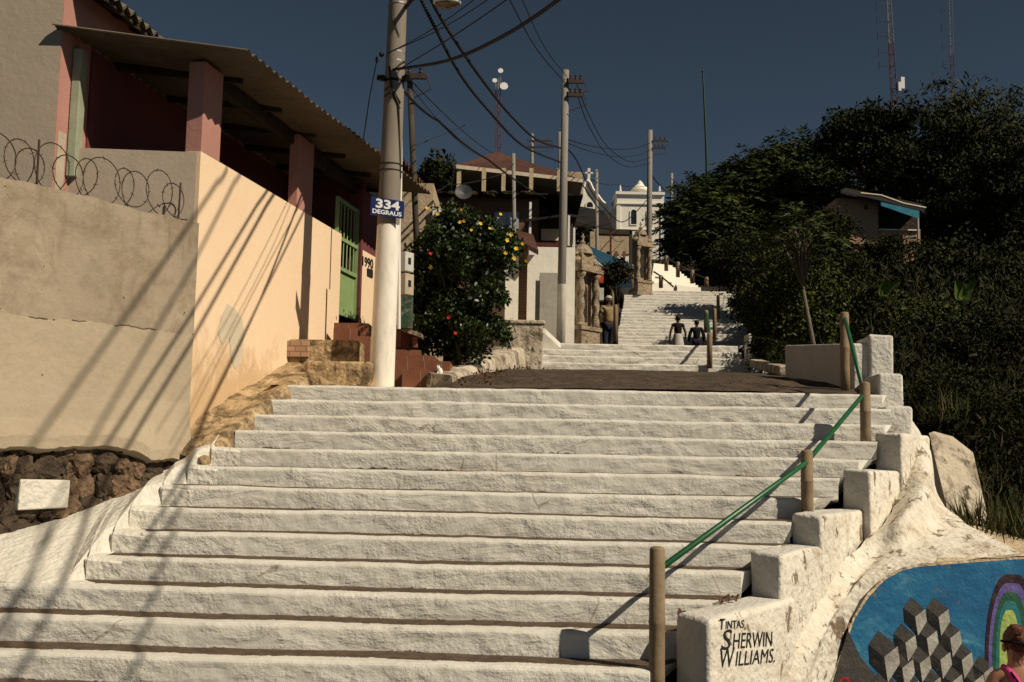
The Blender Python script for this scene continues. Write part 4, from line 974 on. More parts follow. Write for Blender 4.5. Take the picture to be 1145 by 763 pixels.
# ------------------------------------------------------------------ houses up the left side
# tiled roof house just beyond the bush
h2 = thing('tiled_house', W(470, 300, 17.5), 'ochre walled house with a dark tiled roof edge behind the flowering bush', 'house')
mb = MB(); a = W(430, 215, 17.5); b_ = W(490, 262, 17.5); mb.box(-5.0, b_.x-.1, 17.5, 21, 1, W(470, 205, 17.5).z); mb.build('wall', M['tan'], h2)
mb = MB(); ea = W(451, 179, 16.6); eb = W(494, 230, 21.2); eb.z = max(eb.z, ea.z-.05); corr(mb, ea+Vector((-3.4, 0, 1.1)), ea, eb, eb+Vector((-3.4, 0, 1.1)), 16, .045, .03, 6); mb.build('roof', M['tile'], h2)
mb = MB(); q0 = W(484, 234, 17.45); mb.box(q0.x, q0.x+.45, 17.42, 17.47, q0.z-.5, q0.z); mb.build('window', M['whitepaint'], h2)
mb = MB(); mb.box(q0.x+.06, q0.x+.39, 17.39, 17.415, q0.z-.44, q0.z-.06); mb.build('pane', M['glass'], h2)
# hip roofed house
hh = thing('hip_roofed_house', W(560, 330, 27), 'brick house with an open upper veranda under a tiled hip roof', 'house')
Y = 27.0
def bx(mb, px0, px1, py0, py1, Y0, Y1, mi=0):
    a = W(px0, py0, Y0); b_ = W(px1, py1, Y0); mb.box(a.x, b_.x, Y0, Y1, b_.z, a.z, mi)
mb = MB(); bx(mb, 486, 600, 219, 400, 27, 34); mb.build('lower_wall', M['brick'], hh)
mb = MB(); bx(mb, 515, 652, 190, 220, 29, 33); mb.build('upper_wall', M['tan'], hh)
mb = MB(); bx(mb, 482, 652, 214, 219, 26.6, 33); mb.build('floor_slab', M['darkroof'], hh)
for px in (513, 541, 563, 594, 625):
    mb = MB(); bx(mb, px-2.0, px+2.0, 188, 214, 26.46, 26.56); mb.build('column', plaster('ochre_column', (.48, .39, .25), (.42, .33, .2), (.3, .2, .1), 2), hh)
mb = MB()
e = [W(510, 181, 26.4), W(651, 193, 27.6), W(640, 190, 34), W(500, 176, 34)]; zr = W(565, 170, 29).z
ez = W(570, 186, 26.4).z; e = [Vector((v.x, v.y, ez)) for v in e]
rg = [Vector((W(556, 170, 29).x, 29, zr)), Vector((W(580, 170, 29.6).x, 29.6, zr-.02))]
mb.add(e+rg, [(0, 1, 5, 4), (1, 2, 5), (2, 3, 4, 5), (3, 0, 4)])
mb.build('roof', M['tile'], hh)
mb = MB()
for i in range(4): mb.beam(e[i]-Vector((0, 0, .04)), e[(i+1) % 4]-Vector((0, 0, .04)), .05, .10)
mb.add([v-Vector((0, 0, .06)) for v in e], [(0, 1, 2, 3)]); mb.build('fascia', M['boxbeige'], hh)
mb = MB(); bx(mb, 553, 580, 237, 256, 26.95, 27.1); mb.build('window_frame', M['shadewhite'], hh)
mb = MB()
for k in range(4): 
    a = W(555+k*6.2, 238, 26.93); b_ = W(559.5+k*6.2, 255, 26.93); mb.box(a.x, b_.x, 26.93, 26.945, b_.z, a.z)
mb.build('window_slats', simple('slat_blue', (.34, .38, .43), .5), hh)
mb = MB()
for k in range(5):
    c = W(505+k*21, 217, 26.5); mb.ell(c, (.22, .12, .08), 5, 0, .5, k)
mb.build('roof_debris', M['leaf_brown'], hh)
# satellite dish
sd = thing('satellite_dish', W(520, 235, 25), 'grey satellite dish in front of the brick wall above the bush', 'dish')
mb = MB(); mb.lathe((0, 0, 0), [(.02, 0), (.12, .02), (.2, .07), (.22, .10), (.2, .085), (.01, .02)], 18); c = W(519, 217, 25); mb.v = [tuple(Matrix.Rotation(R(70), 3, 'X') @ Vector(v)+c) for v in mb.v]; mb.build('reflector', simple('dish_grey', (.06, .06, .065), .5), sd)
mb = MB(); mb.tube([c, W(520, 245, 25)], .02, 6); mb.build('stem', M['iron'], sd)
# lean-to shed with dark roof
sh = thing('lean_to_shed', W(640, 330, 25), 'open lean-to shed under a dark sheet roof right of the brick house', 'shed')
mb = MB()
def slab(mb, pts, th=.06, mi=0):
    P = [W(*p) for p in pts]; mb.hexa([p-Vector((0, 0, th)) for p in P], P, mi)
slab(mb, [(583, 246, 25.5), (634, 239, 25.5), (660, 243, 30), (625, 236, 30)]); mb.build('roof', M['darkroof'], sh)
mb = MB(); bx(mb, 592, 640, 243, 280, 27.5, 27.7); mb.build('back_wall', M['wood'], sh)
mb = MB(); bx(mb, 605, 625, 256, 269, 27.4, 27.46); mb.build('pale_panel', M['cream'], sh)
mb = MB(); bx(mb, 606, 624, 217, 232, 28.2, 28.5); mb.build('upper_panel', M['farwhite'], sh)
for px, t_, b2_ in ((593, 226, 262), (636, 241, 275), (642, 255, 280)):
    mb = MB(); bx(mb, px-1, px+1, t_, b2_, 25.6, 25.66); mb.build('post', M['whitepaint'], sh)
mb = MB(); bx(mb, 584, 632, 271, 276, 25.3, 26); mb.build('red_sill', simple('dark_red_sill', (.10, .02, .015), .7), sh)
# second dark roof toward the church
s2 = thing('shop_stall', W(680, 330, 34), 'dark roofed open stall with thin posts in front of the church', 'stall')
mb = MB(); slab(mb, [(634, 228, 36), (676, 236, 36), (686, 256, 31), (634, 250, 31)], .06); mb.build('roof', M['darkroof'], s2)
mb = MB(); bx(mb, 668, 706, 256, 262, 36, 36.4); bx(mb, 704, 707, 258, 300, 36, 36.2); mb.build('beam', M['wood'], s2)
mb = MB(); bx(mb, 660, 704, 259, 284, 37.5, 38); mb.build('back_wall', M['tan'], s2)
for px in (683, 648):
    mb = MB(); bx(mb, px-.7, px+.7, 240, 290, 33.5, 33.6); mb.build('post', simple('red_post', (.10, .015, .02), .6), s2)
mb = MB()
for k in range(6): bx(mb, 674+k*4.5, 677+k*4.5, 283-(k % 2)*2, 288, 36.8, 36.9, k % 2)
mb.build('goods', [M['boxbeige'], M['terracotta']], s2)
# blue tarpaulin
tpn = thing('blue_tarpaulin', W(680, 310, 30), 'sloping blue tarpaulin awning behind the first oratory', 'awning')
mb = MB(); slab(mb, [(650, 271, 29), (651, 281, 28.8), (688, 304, 29.5), (706, 309, 31), (704, 294, 31.5), (672, 281, 30)], .03); mb.build('sheet', M['tarp'], tpn)
mb = MB(); bx(mb, 688, 706, 300, 322, 33, 34); mb.build('side_curtain', M['tarp'], tpn)
mb = MB(); slab(mb, [(651, 281, 28.4), (660, 285, 28.4), (690, 312, 28.8), (672, 302, 28.8)], .02); mb.build('white_valance', M['farwhite'], tpn)
# white walled yard below the shed
yw = thing('yard_wall', W(600, 370, 22), 'white yard wall with pilasters behind the tall white-banded pole', 'wall')
mb = MB(); bx(mb, 590, 642, 276, 384, 23.5, 24); mb.build('wall', M['farwhite'], yw)
mb = MB(); bx(mb, 604, 624, 305, 384, 22.9, 23.45); mb.build('recessed_panel', plaster('grey_panel', (.40, .37, .31), (.34, .31, .26), (.2, .17, .13), 1.5, .55, .6, .3, 10, .02), yw)
mb = MB(); bx(mb, 566, 579, 268, 365, 20.8, 21.2); bx(mb, 590, 598, 285, 365, 20.8, 21.4); mb.build('pilaster', M['farwhite'], yw)
mb = MB(); bx(mb, 579, 590, 270, 365, 21.2, 21.4); mb.build('door', M['brick_tan'], yw)
mb = MB(); slab(mb, [(580, 268, 20.5), (602, 280, 20.5), (596, 262, 22), (578, 258, 22)], .1); mb.build('tiled_cap', M['tile'], yw)
mb = MB(); slab(mb, [(598, 361, 20.8), (610, 368, 20.8), (627, 384, 20.9), (598, 386, 20.9)], .1); mb.build('stub', M['farwhite'], yw)
# ------------------------------------------------------------------ oratories
def oratory(px, Y, zb, H, label, face=.35):
    b_ = W(px, 380, Y); b_ = Vector((b_.x, Y, zb)); o = thing('oratory', b_, label, 'oratory', 'carved stone oratories along the steps'); s = H/2.4
    rot = Matrix.Rotation(face, 3, 'Z')
    def pt(name, fn, smooth=False, mat='oratory'):
        mb = MB(); fn(mb); mb.v = [tuple(rot @ (Vector(v)*s)+b_) for v in mb.v]; return mb.build(name, M[mat], o, smooth=smooth)
    def ped(mb):
        mb.box(-.36, .36, -.26, .26, 0, .12); mb.box(-.31, .31, -.22, .22, .12, .42); mb.box(-.35, .35, -.25, .25, .42, .50)
    pt('pedestal', ped)
    def body(mb): mb.box(-.30, .30, -.02, .2, .50, 1.62); mb.box(-.30, -.16, -.1, -.021, .5, 1.62); mb.box(.16, .30, -.1, -.021, .5, 1.62)
    pt('body', body)
    def niche(mb):
        pts = [(-.13, .62), (.13, .62), (.13, 1.25)]+[(.13*math.cos(t), 1.25+.16*math.sin(t)) for t in [math.pi*k/8 for k in range(1, 8)]]+[(-.13, 1.25)]
        mb.add([(x, -.026, z) for x, z in pts], [tuple(range(len(pts)))])
    pt('niche', niche, False, 'mortar')
    for sx in (-1, 1):
        def colm(mb):
            n = 18; prof = []
            vs = []; N_ = 44
            for j in range(N_+1):
                z = .56+.94*j/N_; 
                for k in range(n):
                    t = 2*math.pi*k/n; r_ = .062+.018*math.cos(2*(t-z*9)); vs.append((sx*.25+r_*math.cos(t), -.15+r_*math.sin(t), z))
            mb.add(vs, [(j*n+k, j*n+(k+1) % n, (j+1)*n+(k+1) % n, (j+1)*n+k) for j in range(N_) for k in range(n)])
            mb.lathe((sx*.25, -.15, .5), [(.09, 0), (.09, .04), (.065, .07)], 12); mb.lathe((sx*.25, -.15, 1.48), [(.06, 0), (.09, .06), (.10, .12)], 12)
        pt('twisted_column', colm, True)
    def corn(mb):
        mb.box(-.37, .37, -.26, .22, 1.62, 1.70); mb.box(-.33, .33, -.22, .2, 1.70, 1.78)
        for sx in (-1, 1):
            mb.tube([(sx*(.32-.10*k/8+.07*math.cos(k*.9)), -.05, 1.80+.05*k/2+.03*math.sin(k*.9)) for k in range(9)], [.07-.004*k for k in range(9)], 8)
            mb.ell((sx*.33, -.08, 1.84), (.08, .08, .08), 6, 0, .3, 2)
        mb.box(-.2, .2, -.12, .16, 1.78, 2.02); mb.lathe((0, .02, 2.02), [(.22, 0), (.2, .08), (.12, .18), (.05, .22)], 12)
    pt('scrolled_pediment', corn)
    def fin(mb): mb.lathe((0, .02, 2.22), [(.05, 0), (.07, .05), (.03, .09), (.02, .1)], 10); mb.box(-.015, .015, 0, .03, 2.3, 2.46); mb.box(-.05, .05, 0, .03, 2.38, 2.41)
    pt('finial', fin)
    return o
oratory(651, 24.0, 2.25, 2.75, 'nearer carved stone oratory with twisted columns, right of the white-banded pole', .85)
oratory(716, 41.5, 6.2, 3.0, 'farther carved stone oratory beside the sunlit turning steps', .6)
# red letter box, pot plant, meter boxes by the first oratory
mbx = thing('meter_cabinet', W(666, 345, 25.5), 'grey green utility cabinet standing right of the nearer oratory', 'cabinet')
mb = MB(); bx(mb, 659, 670, 322, 346, 26, 26.35); mb.build('case', simple('cabinet_green', (.10, .095, .06), .6), mbx, bevel=.01)
mb = MB(); bx(mb, 670, 675, 322, 336, 26.05, 26.35); mb.build('side_box', M['boxgrey'], mbx, bevel=.01)
mb = MB(); bx(mb, 661, 664, 346, 384, 26.1, 26.25); mb.build('support', M['oratory'], mbx)
mb = MB(); c = W(671.5, 313, 27); mb.box(c.x-.07, c.x+.07, 26.9, 27.05, c.z-.1, c.z+.1)
tag(mb.build('red_box', simple('red_plastic', (.42, .05, .025), .5), bevel=.01, loc=c), 'small red box hanging on the thin grey pole', 'box')

# ------------------------------------------------------------------ church
ch = thing('church', W(700, 300, 105), 'white church with a square bell tower and a curved gable topped by a cross', 'church')
Yc = 105.0
mb = MB(); bx(mb, 690, 742, 217, 420, Yc, Yc+5); mb.build('tower', M['farwhite'], ch)
mb = MB(); bx(mb, 688.6, 743.4, 214, 218, Yc-.25, Yc+5.2); bx(mb, 689.3, 742.7, 226.5, 229, Yc-.15, Yc+5.1)
bx(mb, 689.5, 693, 230, 330, Yc-.12, Yc+1); bx(mb, 739, 742.3, 230, 330, Yc-.12, Yc+1); bx(mb, 690, 742, 256, 257.5, Yc-.1, Yc); mb.build('cornice', M['farwhite'], ch)
mb = MB(); c = W(715.5, 214, Yc+2.5); k = Yc/F
mb.lathe(c, [(11.5*k, 0), (11*k, .5*k), (10.5*k, 2.5*k), (8.5*k, 4*k), (6.8*k, 5*k), (5*k, 7*k), (3.6*k, 8.5*k), (3.6*k, 9.5*k), (1.2*k, 12*k), (.2*k, 13*k)], 24); mb.build('dome', M['farwhite'], ch, smooth=True)
for px in (693.5, 737.5):
    mb = MB(); c = W(px, 214, Yc+.6); mb.lathe(c, [(1.6*k, 0), (1.6*k, 1*k), (.8*k, 2*k), (1.3*k, 3.6*k), (.9*k, 5*k), (.2*k, 8*k)], 10); mb.build('pinnacle', M['farwhite'], ch, smooth=True)
def arch(px0, px1, py0, py1, Yq, name='window', mat='glass'):
    cxm = (px0+px1)/2; rr = (px1-px0)/2
    pts = [(px0, py1), (px1, py1)]+[(cxm+rr*math.cos(t), py0+rr-rr*math.sin(t)) for t in [math.pi*k/10 for k in range(11)]]
    fo = [(px0-1.3, py1+1), (px1+1.3, py1+1)]+[(cxm+(rr+1.3)*math.cos(t), py0+rr-(rr+1.3)*math.sin(t)) for t in [math.pi*k/10 for k in range(11)]]
    mb = MB(); mb.add([W(x, y, Yq-.03) for x, y in pts], [tuple(range(len(pts)))]); o = mb.build(name, M[mat], ch)
    n = len(pts); mb = MB(); a = [W(x, y, Yq-.08) for x, y in pts]; b2 = [W(x, y, Yq-.08) for x, y in fo]; c2 = [p+Vector((0, .06, 0)) for p in a]
    mb.add(a+b2+c2, [(i, (i+1) % n, n+(i+1) % n, n+i) for i in range(n)]+[(i, (i+1) % n, 2*n+(i+1) % n, 2*n+i) for i in range(n)]); mb.build('window_surround', M['farwhite'], ch)
arch(705.5, 711.8, 234.5, 251, Yc); arch(724, 729.5, 235, 251, Yc)
gb_ = [(640, 300), (640, 250), (641, 232), (644, 224), (649, 218), (652, 213), (654, 206), (657, 203), (660, 206), (663, 213), (668, 219), (673, 226), (679, 231), (683, 238), (690, 245), (690, 300)]
gb_ = [(x, y) for x, y in gb_]
gp = [W(x, y, Yc+1) for x, y in gb_]; mb = MB(); mb.hexa([p for p in gp], [p+Vector((0, 1, 0)) for p in gp]); mb.build('gable', M['farwhite'], ch)
mb = MB(); gl = [W(x, y-1, Yc+.8) for x, y in gb_[2:15]]; mb.tube(gl, .16, 6); 
for (x, y) in ((683, 263-27), (687, 236)): mb.ell(W(x, y, Yc+.8), (.28, .2, .28), 6)
mb.build('gable_moulding', M['farwhite'], ch)
mb = MB(); mb.tube([W(683+2.3*math.cos(t), 237+2.3*math.sin(t), Yc+.75) for t in [k*.6 for k in range(9)]], .07, 5); mb.build('scroll', M['oratory'], ch)
mb = MB(); c = W(658.5, 196, Yc+1.2)
mb.box(c.x-.14, c.x+.14, c.y-.1, c.y+.1, c.z-9*k, c.z+8*k); mb.box(c.x-4.6*k, c.x+4.6*k, c.y-.1, c.y+.1, c.z+1.6*k, c.z+3.4*k); mb.build('cross', M['farwhite'], ch)
arch(656, 663, 226, 232, Yc+1, 'gable_window')

# hut under the trees on the right
ht = thing('brick_hut', W(985, 275, 38), 'small tan brick hut with a bright blue awning among the trees', 'hut')
mb = MB(); bx(mb, 935, 983, 222, 300, 38, 42); mb.build('wall', M['brick_tan'], ht)
mb = MB(); bx(mb, 983, 1030, 258, 300, 38.2, 38.4); mb.build('parapet', M['brick_tan'], ht)
mb = MB(); bx(mb, 983, 1029, 256, 258, 38.1, 38.5); mb.build('coping', M['farwhite'], ht)
mb = MB(); slab(mb, [(940, 214, 37.4), (1034, 236, 37.4), (1030, 228, 42), (945, 210, 42)], .08); mb.build('roof', M['darkroof'], ht)
mb = MB(); mb.tube([W(962, 216.5, 37.3), W(985, 219, 37.3), W(1010, 228, 37.3), W(1035, 233, 37.3)], .05, 6); mb.build('roof_edge', M['boxbeige'], ht)
mb = MB(); slab(mb, [(985, 229, 37.6), (1028, 243, 37.6), (1026, 238, 38.6), (985, 226, 38.6)], .03); mb.quad(W(985, 230, 37.2), W(1028, 245, 37.2), W(1028, 236, 37.2), W(985, 226, 37.2)); mb.build('awning', M['cyan'], ht)
mb = MB(); bx(mb, 1026, 1028.5, 240, 282, 37.8, 37.9); mb.build('post', M['boxbeige'], ht)
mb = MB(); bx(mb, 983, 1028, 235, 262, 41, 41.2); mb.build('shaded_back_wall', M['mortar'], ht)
mb = MB(); bx(mb, 1016, 1025, 265, 267, 37.9, 38.0); mb.build('blue_cloth', M['cyan'], ht)
mb = MB(); bx(mb, 967, 970, 229, 234, 37.95, 37.99); mb.build('vent', M['mortar'], ht)

# ------------------------------------------------------------------ posts & rails up the hill
UP = 'posts of the upper handrails'
def upost(px, pt, pb_, Y, r_, lb, mat='post'):
    t = W(px, pt, Y); b_ = W(px, pb_, Y); mb = MB(); h = t.z-b_.z
    mb.lathe(b_, [(r_, 0), (r_*.97, h*.95), (r_*.7, h)], 10)
    o = thing('rail_post', b_, lb, 'post', UP); mb.build('shaft', M[mat], o, smooth=True)
upost(793.5, 372, 412, 20.0, .055, 'tan post standing on the four white steps right of the two walkers')
for (px, pt, pb_, Y, lb) in [(789.5, 347, 372, 24, 'post with a green rail just above the four white steps'), (799, 345, 380, 28, 'post in the tree shade near the seated hedge, lower one'), (803, 330, 357, 33.5, 'post in the tree shade on the long flight, upper one'),
        (688, 341, 382, 25, 'tan post beside the man in the khaki shirt'), (684.5, 320, 352, 30, 'tan post below the flowering pot tree'), (706, 296, 322, 40.5, 'tan post left of the farther oratory'),
        (745, 286, 303, 44.5, 'highest post on the sunlit turning steps'), (758, 293, 310, 44, 'second highest post on the sunlit turning steps'), (774, 302, 317, 43.5, 'third post down the sunlit turning steps'), (790, 310, 321, 43, 'lowest post by the sunlit turning steps'), (739, 308, 322, 42.5, 'short post at the left rail of the turning steps')]:
    upost(px, pt, pb_, Y, .055 if Y < 35 else .09, lb)
mb = MB(); mb.tube([W(790, 350, 24), W(793, 371, 21.5), W(793.5, 376, 20.0)], .03, 8)
tag(mb.build('handrail', M['green_rail'], loc=W(793, 376, 20)), 'short green pipe rail above the post on the four white steps', 'handrail')
mb = MB(); mb.tube([W(745, 288, 44.5), W(758, 296, 44), W(774, 305, 43.5), W(790, 312, 43)], .03, 6)
tag(mb.build('handrail', M['iron'], loc=W(745, 288, 44.5)), 'thin dark rail along the right of the sunlit turning steps', 'handrail')
mb = MB(); mb.tube([W(731, 304, 43), W(739, 309, 42.5), W(753, 321, 42)], .035, 6)
tag(mb.build('handrail', M['iron'], loc=W(731, 304, 43)), 'thin dark rail at the left foot of the turning steps', 'handrail')
# stepped end stones right of the four steps
se = thing('stepped_kerb', W(842, 405, 20), 'small white stepped kerb at the right end of the four white steps', 'kerb')
for (px0, px1, py, Y) in [(837, 841, 373, 21.3), (838, 845, 384, 20.8), (839, 847, 393, 20.4), (841, 860, 404, 19.9)]:
    mb = MB(); a = W(px0, py, Y); b_ = W(px1, py, Y); mb.box(a.x, b_.x, Y, Y+.45, 1.2, a.z); mb.build('stone', M['white'], se, bevel=.02)
mb = MB(); pts = [W(845, 406, 19.6), W(862, 411, 17), W(880, 415, 14.5)]
for a, b_ in zip(pts, pts[1:]): mb.beam(a, b_, .22, .14)
tag(mb.build('edging', M['white_old'], bevel=.02, loc=pts[0]), 'low white edging curving from the four steps to the low white wall', 'kerb')
# ------------------------------------------------------------------ people
def skin_geo(J, E, inflate=0.0, root=0, sub=2):
    names = list(J); bm = bmesh.new(); sl_ = bm.verts.layers.skin.verify(); vs = {}
    used = set(sum(([a, b] for a, b in E), []))
    for n in names:
        if n not in used: continue
        p, r_ = J[n]; v = bm.verts.new(p); v[sl_].radius = (r_+inflate, r_+inflate); vs[n] = v
    first = True
    for n in names:
        if n in vs and first: vs[n][sl_].use_root = True; first = False
    for a, b in E: bm.edges.new((vs[a], vs[b]))
    me = bpy.data.meshes.new('s'); bm.to_mesh(me); bm.free()
    ob = bpy.data.objects.new('s', me); col.objects.link(ob)
    sk = ob.modifiers.new('k', 'SKIN'); sk.use_smooth_shade = True
    ss = ob.modifiers.new('u', 'SUBSURF'); ss.levels = sub; ss.render_levels = sub
    bpy.context.view_layer.update()
    m2 = bpy.data.meshes.new_from_object(ob.evaluated_get(bpy.context.evaluated_depsgraph_get()))
    V = [v.co.copy() for v in m2.vertices]; Fc = [tuple(p.vertices) for p in m2.polygons]
    bpy.data.objects.remove(ob); bpy.data.meshes.remove(me); bpy.data.meshes.remove(m2); return V, Fc
def joints(female=False, stride=.0, armo=.0):
    sw = .165 if female else .185; J = {}
    J['pelvis'] = ((0, 0, .95), .135 if female else .13); J['waist'] = ((0, .0, 1.10), .105 if female else .125); J['chest'] = ((0, .0, 1.28), .125 if female else .14)
    J['upper'] = ((0, -.01, 1.40), .09); J['neck'] = ((0, 0, 1.48), .052); J['jaw'] = ((0, .015, 1.56), .072); J['skull'] = ((0, .0, 1.645), .088)
    for s_, n in ((-1, 'l'), (1, 'r')):
        J['sh'+n] = ((s_*sw, 0, 1.40), .055); J['el'+n] = ((s_*(sw+.07+armo), -.02, 1.12), .047); J['wr'+n] = ((s_*(sw+.07+armo*1.2), .07*(1+s_*stride*3), .89), .033); J['pa'+n] = ((s_*(sw+.07+armo*1.2), .09*(1+s_*stride*3), .82), .032)
        J['hi'+n] = ((s_*.095, 0, .88), .095); J['kn'+n] = ((s_*.10, .03+s_*stride, .49), .062); J['an'+n] = ((s_*.10, -.03+s_*stride*1.6, .09), .042); J['to'+n] = ((s_*.11, .12+s_*stride*1.6, .035), .036)
    return J
BODY = [('pelvis', 'waist'), ('waist', 'chest'), ('chest', 'upper'), ('upper', 'neck'), ('neck', 'jaw'), ('jaw', 'skull')]
for n in 'lr': BODY += [('upper', 'sh'+n), ('sh'+n, 'el'+n), ('el'+n, 'wr'+n), ('wr'+n, 'pa'+n), ('pelvis', 'hi'+n), ('hi'+n, 'kn'+n), ('kn'+n, 'an'+n), ('an'+n, 'to'+n)]
def person(loc, rotz, H, label, skin, hair, J, clothes, hairfn=None, grp=None):
    o = thing('person', loc, label, 'person', grp); s = H/1.733; rot = Matrix.Rotation(rotz, 3, 'Z')
    def put(name, V, Fc, mat, smooth=True):
        mb = MB(); mb.add([rot @ (Vector(v)*s)+Vector(loc) for v in V], Fc); return mb.build(name, mat, o, smooth=smooth)
    V, Fc = skin_geo(J, BODY); mb = MB(); mb.add(V, Fc)
    # face, ears, fingers on the same mesh
    mb.ell((0, .103, 1.60), (.016, .026, .026), 6); mb.ell((-.088, .01, 1.60), (.014, .026, .034), 6); mb.ell((.088, .01, 1.60), (.014, .026, .034), 6)
    mb.ell((0, .082, 1.555), (.028, .014, .010), 6)
    for sx in (-1, 1): mb.ell((sx*.032, .086, 1.632), (.014, .010, .009), 6)
    for n, sx in (('l', -1), ('r', 1)):
        p = Vector(J['pa'+n][0])
        for k, ln in enumerate((.068, .078, .072, .056)):
            q = p+Vector((0, .022-.015*k, -.015)); mb.tube([q, q+Vector((-sx*.004, .004, -ln*.55)), q+Vector((-sx*.018, .006, -ln))], [.0095, .009, .007], 6)
        mb.tube([p+Vector((-sx*.01, .02, .03)), p+Vector((-sx*.022, .048, -.005)), p+Vector((-sx*.024, .055, -.03))], [.011, .010, .008], 6)
    put('body', mb.v, mb.f, skin)
    for name, E, inf, mat, JJ in clothes:
        V, Fc = skin_geo(JJ, E, inf); put(name, V, Fc, mat)
    mb = MB()
    if hairfn: hairfn(mb)
    else: mb.ell((0, -.012, 1.665), (.100, .108, .092), 10, 0, .1, 1)
    put('hair', mb.v, mb.f, hair); return o
LEGS = [(a, b) for n in 'lr' for a, b in (('pelvis', 'hi'+n), ('hi'+n, 'kn'+n), ('kn'+n, 'an'+n))]
SHOES = [('anl', 'tol')]
TOR = [('pelvis', 'waist'), ('waist', 'chest'), ('chest', 'upper')]
SHIRT = TOR+[('upper', 'shl'), ('upper', 'shr')]
def cut(J, n, f):  # half sleeve joints
    JJ = dict(J)
    for s_ in 'lr':
        a = Vector(J['sh'+s_][0]); b = Vector(J['el'+s_][0]); JJ['sv'+s_] = (a.lerp(b, f), J['el'+s_][1]+.014)
    return JJ
# two walkers on the landing
Jw = joints(False, .05, .03); Jc = cut(Jw, 0, .25)
pz = lambda Y: 2.145+(2.78-2.145)*(Y-21.4)/11.8
p = W(758, 382, 32.4)
V_ = Vector((p.x, 32.4, pz(32.4)))
w1 = person(V_, .1, (W(758, 353.5, 32.4).z-V_.z), 'walking woman seen from behind in a black short sleeved top and white skirt', M['skin_dark'], M['hair_dark'], Jw,
       [('black_top', SHIRT+[('shl', 'svl'), ('shr', 'svr')], .018, M['cloth_black'], Jc)])
def addcloth(o, name, mb, mat, s, loc, rot=0):
    mb.v = [tuple(Matrix.Rotation(rot, 3, 'Z') @ (Vector(v)*s)+Vector(loc)) for v in mb.v]; mb.build(name, mat, o, smooth=True)
mb = MB(); mb.lathe((0, 0, 0), [(.25, .45), (.235, .6), (.205, .8), (.175, .95), (.15, 1.06), (.145, 1.07)], 22); addcloth(w1, 'skirt', mb, M['cloth_white'], (W(758, 353.5, 32.4).z-V_.z)/1.733, V_)
p = W(779, 382, 32.6); V_ = Vector((p.x, 32.6, pz(32.6))); Jm = joints(False, -.05, .035)
person(V_, -.1, (W(778, 358.5, 32.6).z-V_.z), 'walking person seen from behind all in black beside the woman in the white skirt', M['skin_dark'], M['hair_dark'], Jm,
       [('black_jacket', SHIRT+[('shl', 'ell'), ('shr', 'elr'), ('ell', 'wrl'), ('elr', 'wrr')], .026, M['cloth_black'], Jm), ('trousers', LEGS, .02, M['cloth_navy'], Jm)])
# man in khaki
p = W(680, 382, 29.0); V_ = Vector((p.x, 29, pz(29))); Jk = joints(False, .06, .02); Jkc = cut(Jk, 0, .6)
def cap(mb):
    mb.ell((0, -.01, 1.66), (.102, .110, .086), 10); mb.lathe((0, .02, 1.66), [(.105, 0), (.15, -.005), (.15, .006), (.105, .012)], 16)
person(V_, .3, (W(680, 331, 29).z-V_.z), 'man in a khaki shirt and white hat standing right of the nearer oratory', M['skin_dark'], M['cloth_white'], Jk,
       [('khaki_shirt', SHIRT+[('shl', 'svl'), ('shr', 'svr')], .026, M['cloth_khaki'], Jkc), ('jeans', LEGS, .018, M['cloth_navy'], Jk)], cap)
# a distant walker below the tarpaulin
p = W(694, 340, 36); V_ = Vector((p.x, 36, 4.3)); 
# woman in pink at the mural
p = W(1137, 700, 7.15); top = p.z; Jf = joints(True, 0, .015)
loc = Vector((p.x, 7.15, -2.82)); Hh = top-.02+2.82
sc_ = Hh/1.733
def bun(mb):
    mb.ell((0, -.016, 1.668), (.099, .108, .094), 14, 0, .08, 1); mb.ell((-.035, -.075, 1.735), (.050, .050, .045), 10, 0, .35, 3); mb.ell((-.045, -.085, 1.70), (.030, .03, .03), 8, 0, .4, 8)
    for k in range(46):
        a_ = rnd.uniform(-1.9, 1.9); z = 1.60+rnd.random()*.06
        p_ = Vector((math.sin(a_)*.098, -.015-math.cos(a_)*.105, z)); mb.tube([p_, p_*.5+Vector((-.02, -.05, .865)), Vector((-.035, -.085, 1.735))], .0035, 4)
    for k in range(16):
        a_ = rnd.uniform(-1.2, 1.2); p_ = Vector((math.sin(a_)*.06, -.045-math.cos(a_)*.02, 1.56)); mb.tube([p_+Vector((0, -.02, .05)), p_+Vector((rnd.uniform(-.015, .015), -.02, -.03))], .0015, 3)
wo = person(loc, -.12, Hh, 'woman from behind in magenta racerback top with auburn hair in a bun', M['skin_tan'], M['hair_red'], Jf,
       [('racerback_top', [('pelvis', 'waist'), ('waist', 'chest')], .016, M['cloth_pink'], Jf), ('leggings', LEGS, .014, M['cloth_black'], Jf)], bun)
mb = MB()
for sx in (-1, 1):
    mb.tube([(sx*.03, -.115, 1.30), (sx*.055, -.095, 1.40), (sx*.085, -.035, 1.458), (sx*.09, .02, 1.462), (sx*.085, .10, 1.36), (sx*.07, .13, 1.27)], [.040, .030, .024, .022, .026, .034], 10)
mb.tube([(0, -.128, 1.20), (0, -.128, 1.31), (0, -.108, 1.38)], [.075, .06, .035], 12)
addcloth(wo, 'straps', mb, M['cloth_pink'], sc_, loc, -.12)
mb = MB(); pts = [(math.sin(a_)*.108, -.014-math.cos(a_)*.117, 1.645+.012*math.cos(a_)) for a_ in [2*math.pi*k/24 for k in range(25)]]
mb.tube(pts, .008, 8); addcloth(wo, 'headband', mb, M['cloth_black'], sc_, loc, -.12)
